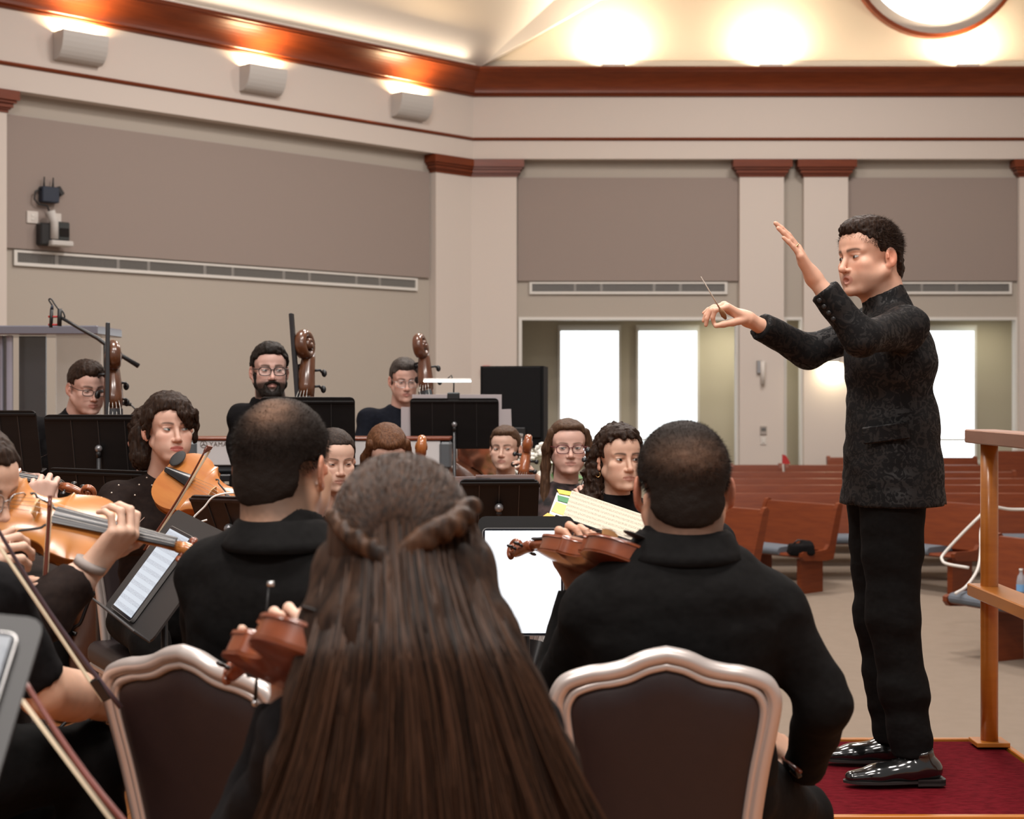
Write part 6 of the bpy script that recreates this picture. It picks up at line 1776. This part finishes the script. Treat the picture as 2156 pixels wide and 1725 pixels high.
for k in range(26):
    a = rr2.random()*6.28; r_ = .1 + .12*rr2.random()
    if lm is None: o = MB().add([(0, 0, 0), (.03, .04, .012), (0, .13, 0), (-.03, .04, .012)], [(0, 1, 2), (0, 2, 3)]).build('leaf', mat('leaf_green', (.08, .24, .04), .5), t); lm = o.data
    else: o = bpy.data.objects.new('leaf', lm); COL.objects.link(o); o.parent = t
    o.location = (r_*math.cos(a)*.8, r_*math.sin(a)*.8, .80+rr2.random()*.22); o.rotation_euler = (rr2.uniform(-.4, .9), rr2.uniform(-.4, .4), a-1.57)
# stage piano seen from behind
D = 8.0; xl = P(402, 0, D).x; xr = P(402, 0, D).x + 1.36; zt = EYE-(921-830)/F*D
t = thing('stage_piano', 'white backed stage piano with wooden rim behind the bass players', 'piano', ((xl+xr)/2, D, 0)); hw = (xr-xl)/2
MB().bbox((0, -.10, zt-.078), (hw-.05, .012, .064), .004).build('back_panel', mat('piano_white', (.68, .66, .66), .35), t)
MB().bbox((0, .03, zt-.006), (hw, .15, .008), .004).build('top_rim', m_cherry, t)
MB().bbox((0, .05, zt-.10), (hw-.02, .14, .08), .01).build('case', mat('piano_grey', (.10, .11, .12), .4), t)
for sx in (-1, 1): MB().bbox((sx*(hw-.025), -.03, zt-.09), (.03, .10, .07), .012).build('end_block', mat('piano_grey', (.10, .11, .12), .4), t)
MB().bbox((0, .0, zt-.205), (hw-.06, .15, .018), .006).build('stand_top', m_blackp, t); MB().bbox((0, .0, zt-.265), (hw-.08, .13, .012), .006).build('stand_shelf', m_blackp, t)
for sx in (-1, 1): MB().bbox((sx*(hw-.12), 0, (zt-.2)/2), (.03, .14, (zt-.22)/2), .005).build('stand_leg', m_blackp, t)
cu = bpy.data.curves.new('maker_name', 'FONT'); cu.body = 'YAMAHA'; cu.size = .032; cu.extrude = .001; cu.space_character = 1.1; cu.align_x = 'LEFT'
to = bpy.data.objects.new('maker_name', cu); COL.objects.link(to); dg = bpy.context.evaluated_depsgraph_get(); tm = bpy.data.meshes.new_from_object(to.evaluated_get(dg)); bpy.data.objects.remove(to, do_unlink=True); to = link('maker_name', tm, None, t); to.location = (P(450, 0, D).x - (xl+xr)/2, -.1135, zt-.043); to.rotation_euler = (R(90), 0, 0); tm.materials.clear(); tm.materials.append(mat('print_grey', (.16, .12, .10), .6))
mb = MB(); cxx = P(438, 0, D).x - (xl+xr)/2
n = 20; mb.tube([V(cxx+.017*math.cos(2*PI*k/n), -.1135, zt-.033+.017*math.sin(2*PI*k/n)) for k in range(n+1)], .0016, 6, cap=False)
for k in range(3):
    a = R(90+120*k); mb.tube([V(cxx, -.1135, zt-.033), V(cxx+.013*math.cos(a), -.1135, zt-.033+.013*math.sin(a))], .0022, 6)
mb.build('maker_emblem', mat('print_grey', (.16, .12, .10), .6), t)
# gooseneck desk lamp/microphone at the left wall
t = thing('gooseneck_microphone', 'small gooseneck microphone above the viola player head', 'microphone', P(292, 900, 7.9)); L0 = t.location
MB().tube([q - L0 for q in spline([P(292, 960, 7.9), P(292, 900, 7.9), P(288, 868, 7.9), P(276, 853, 7.9)], 5)], .004, 6).build('neck', m_black, t); MB().tube([P(276, 852, 7.9)-L0, P(252, 849, 7.9)-L0], .010, 8).build('capsule', m_blackp, t)
# lectern of clear acrylic
D = 9.2; x0 = P(-260, 0, D).x; x1 = P(232, 0, D).x; zt = EYE+(830-692)/F*D
m_acr = mat('acrylic', (.34, .34, .42), .08, trans=.0, alpha=.7, spec=.6); m_acr2 = mat('acrylic_dark', (.035, .035, .042), .1, alpha=.72)
m_acrt = mat('acrylic_top', (.17, .17, .205), .15, alpha=.95)
t = thing('lectern', 'large clear acrylic lectern at the left edge', 'lectern', ((x0+x1)/2, D, 0)); hw = (x1-x0)/2
MB().bbox((0, 0, zt-.02), (hw, .28, .026), .006).build('top', m_acrt, t)
px_ = lambda q: P(q, 0, D).x - (x0+x1)/2
for a, b_, m_, nm, dy in ((40, 52, m_acr, 'front_edge', -.22), (52, 108, m_acr2, 'side_panel', -.1), (-60, 40, m_acr2, 'front_panel', -.18), (24, 30, m_acr, 'inner_edge', -.2), (108, 205, mat('acrylic_clear', (.5, .5, .5), .05, alpha=.22), 'clear_panel', .1)):
    MB().bbox(((px_(a)+px_(b_))/2, dy, (zt-.05)/2), ((px_(b_)-px_(a))/2, .012, (zt-.05)/2), .003).build(nm, m_, t)
MB().bbox((px_(30), 0, .02), (.9, .3, .02), .006).build('base', m_acr2, t)
# recording microphone on a boom
t = thing('boom_microphone', 'pencil microphone on a black boom stand above the lectern', 'microphone', (P(300, 0, 7.8).x, 7.8, 0)); L0 = t.location; Q = lambda a, b_: P(a, b_, 7.8) - L0
MB().tube([Q(122, 665), Q(165, 690), Q(205, 712), Q(245, 742), Q(292, 771)], [.008, .009, .011, .011, .013], 8).build('boom', m_black, t)
MB().tube([Q(222, 725), Q(224, 940), V(Q(224, 940).x, 0, .03)], .011, 8).build('post', m_black, t)
for k in range(3): MB().tube([V(Q(224, 940).x, 0, .25), V(Q(224, 940).x+.3*math.cos(2.1*k), .3*math.sin(2.1*k), .01)], .009, 7).build('tripod_leg', m_black, t)
MB().tube([Q(107, 690), Q(109, 652)], .0095, 10).build('microphone_body', m_blackp, t); MB().tube([Q(109, 652), Q(110, 643)], [.0095, .006], 10).build('connector', mat('navy_plastic', (.012, .02, .04), .5), t)
MB().tube([Q(125, 687), Q(126, 650)], .012, 8).build('shock_mount', m_blackp, t)
for y in (667, 684): MB().tube([Q(102, y), Q(122, y)], .0055, 6).build('elastic_band', mat('band_red', (.40, .02, .02), .5), t)
MB().tube(spline([Q(110, 643), Q(103, 632), Q(108, 630), Q(116, 642), Q(124, 652), Q(132, 656), Q(136, 668), Q(128, 672)], 5), .0042, 6).build('cable', m_black, t)
# black bag, bottle and cable on the pews
p = P(1686, 1168, 14.6); t = thing('camera_bag', 'small black bag lying on the angled front pew', 'bag', p)
s = SDF(); s.box((0, 0, .05), (.12, .10, .055), .03); s.box((.05, 0, .07), (.06, .07, .06), .03); v, f = s.mesh(.012, cloth_disp(4, .008)); link('body', make_mesh('body', v, f), m_cblk2, t)
MB().tube([V(-.1, 0, .08), V(-.03, -.02, .14), V(.06, 0, .13)], .008, 6).build('strap', m_blackp, t)
tn, Mn_ = make_pew(2.8, P(2103, 0, 11.75).xy.to_3d() + V(-.26, -.12, -.53) + V(1.25, -2.5, 0), (-.894, -.447), 'nearest angled pew at the right edge with blue cushion', 'angled front pews', ped=(.2, 2.8-.42))
p = P(2150, 1262, 11.3); t = thing('water_bottle', 'clear water bottle standing on the nearest pew', 'bottle', p)
MB().lathe([(.03, 0), (.034, .01), (.034, .13), (.026, .17), (.013, .19), (.013, .21)], 16).build('body', mat('bottle_plastic', (.55, .60, .65), .1, alpha=.45), t)
MB().lathe([(.0348, .06), (.0348, .11)], 16, cap=False).build('label_band', mat('label_blue', (.20, .42, .70), .5), t); MB().lathe([(.0, .205), (.015, .205), (.015, .225), (0, .226)], 12).build('cap', m_plate, t)
t = thing('extension_cable', 'white cable draped over the front pews behind the railing', 'cable', P(2050, 1100, 12.4)); L0 = t.location
MB().tube([q - L0 for q in spline([P(2200, 1072, 13.2), P(2130, 1073, 13.1), P(2085, 1068, 13.0), P(2060, 1090, 12.9), P(2020, 1130, 12.9), P(1986, 1168, 12.9), P(1984, 1180, 12.8), P(1995, 1188, 12.7), P(2040, 1196, 12.6)], 6)], .012, 8).build('cord', mat('cable_white', (.75, .72, .68), .5), t)
MB().tube([q - L0 for q in spline([P(2082, 1085, 12.9), P(2066, 1115, 12.6), P(2065, 1160, 12.3), P(2058, 1200, 11.9), P(2035, 1235, 11.5), P(2012, 1250, 11.3)], 6)], .012, 8).build('cord', mat('cable_white', (.75, .72, .68), .5), t)
p = P(1655, 977, 19.3); t = thing('red_bow', 'small red ribbon on the rearmost pew', 'ribbon', p)
MB().prism([(-.05, 0), (.05, 0), (.03, .05), (-.01, .11), (-.05, .12)], -.02, .02, Matrix.Rotation(R(90), 4, 'X')).build('loop', m_red, t)
# dark bundle behind the right man's neck
p = P(1515, 1135, 3.4); t = thing('instrument_bag', 'dark rounded padded bag behind the right man neck', 'bag', (p.x, 3.5, 0))
s = SDF(); s.cone((0, 0, .1), (0, 0, p.z-.02), .10, .055, .02); v, f = s.mesh(.012, cloth_disp(7, .006)); link('body', make_mesh('body', v, f), m_cblk2, t)
MB().tube([V(.05, -.08, .7), V(.09, -.05, .85), V(.05, 0, .95)], .008, 6).build('strap', m_blackp, t)
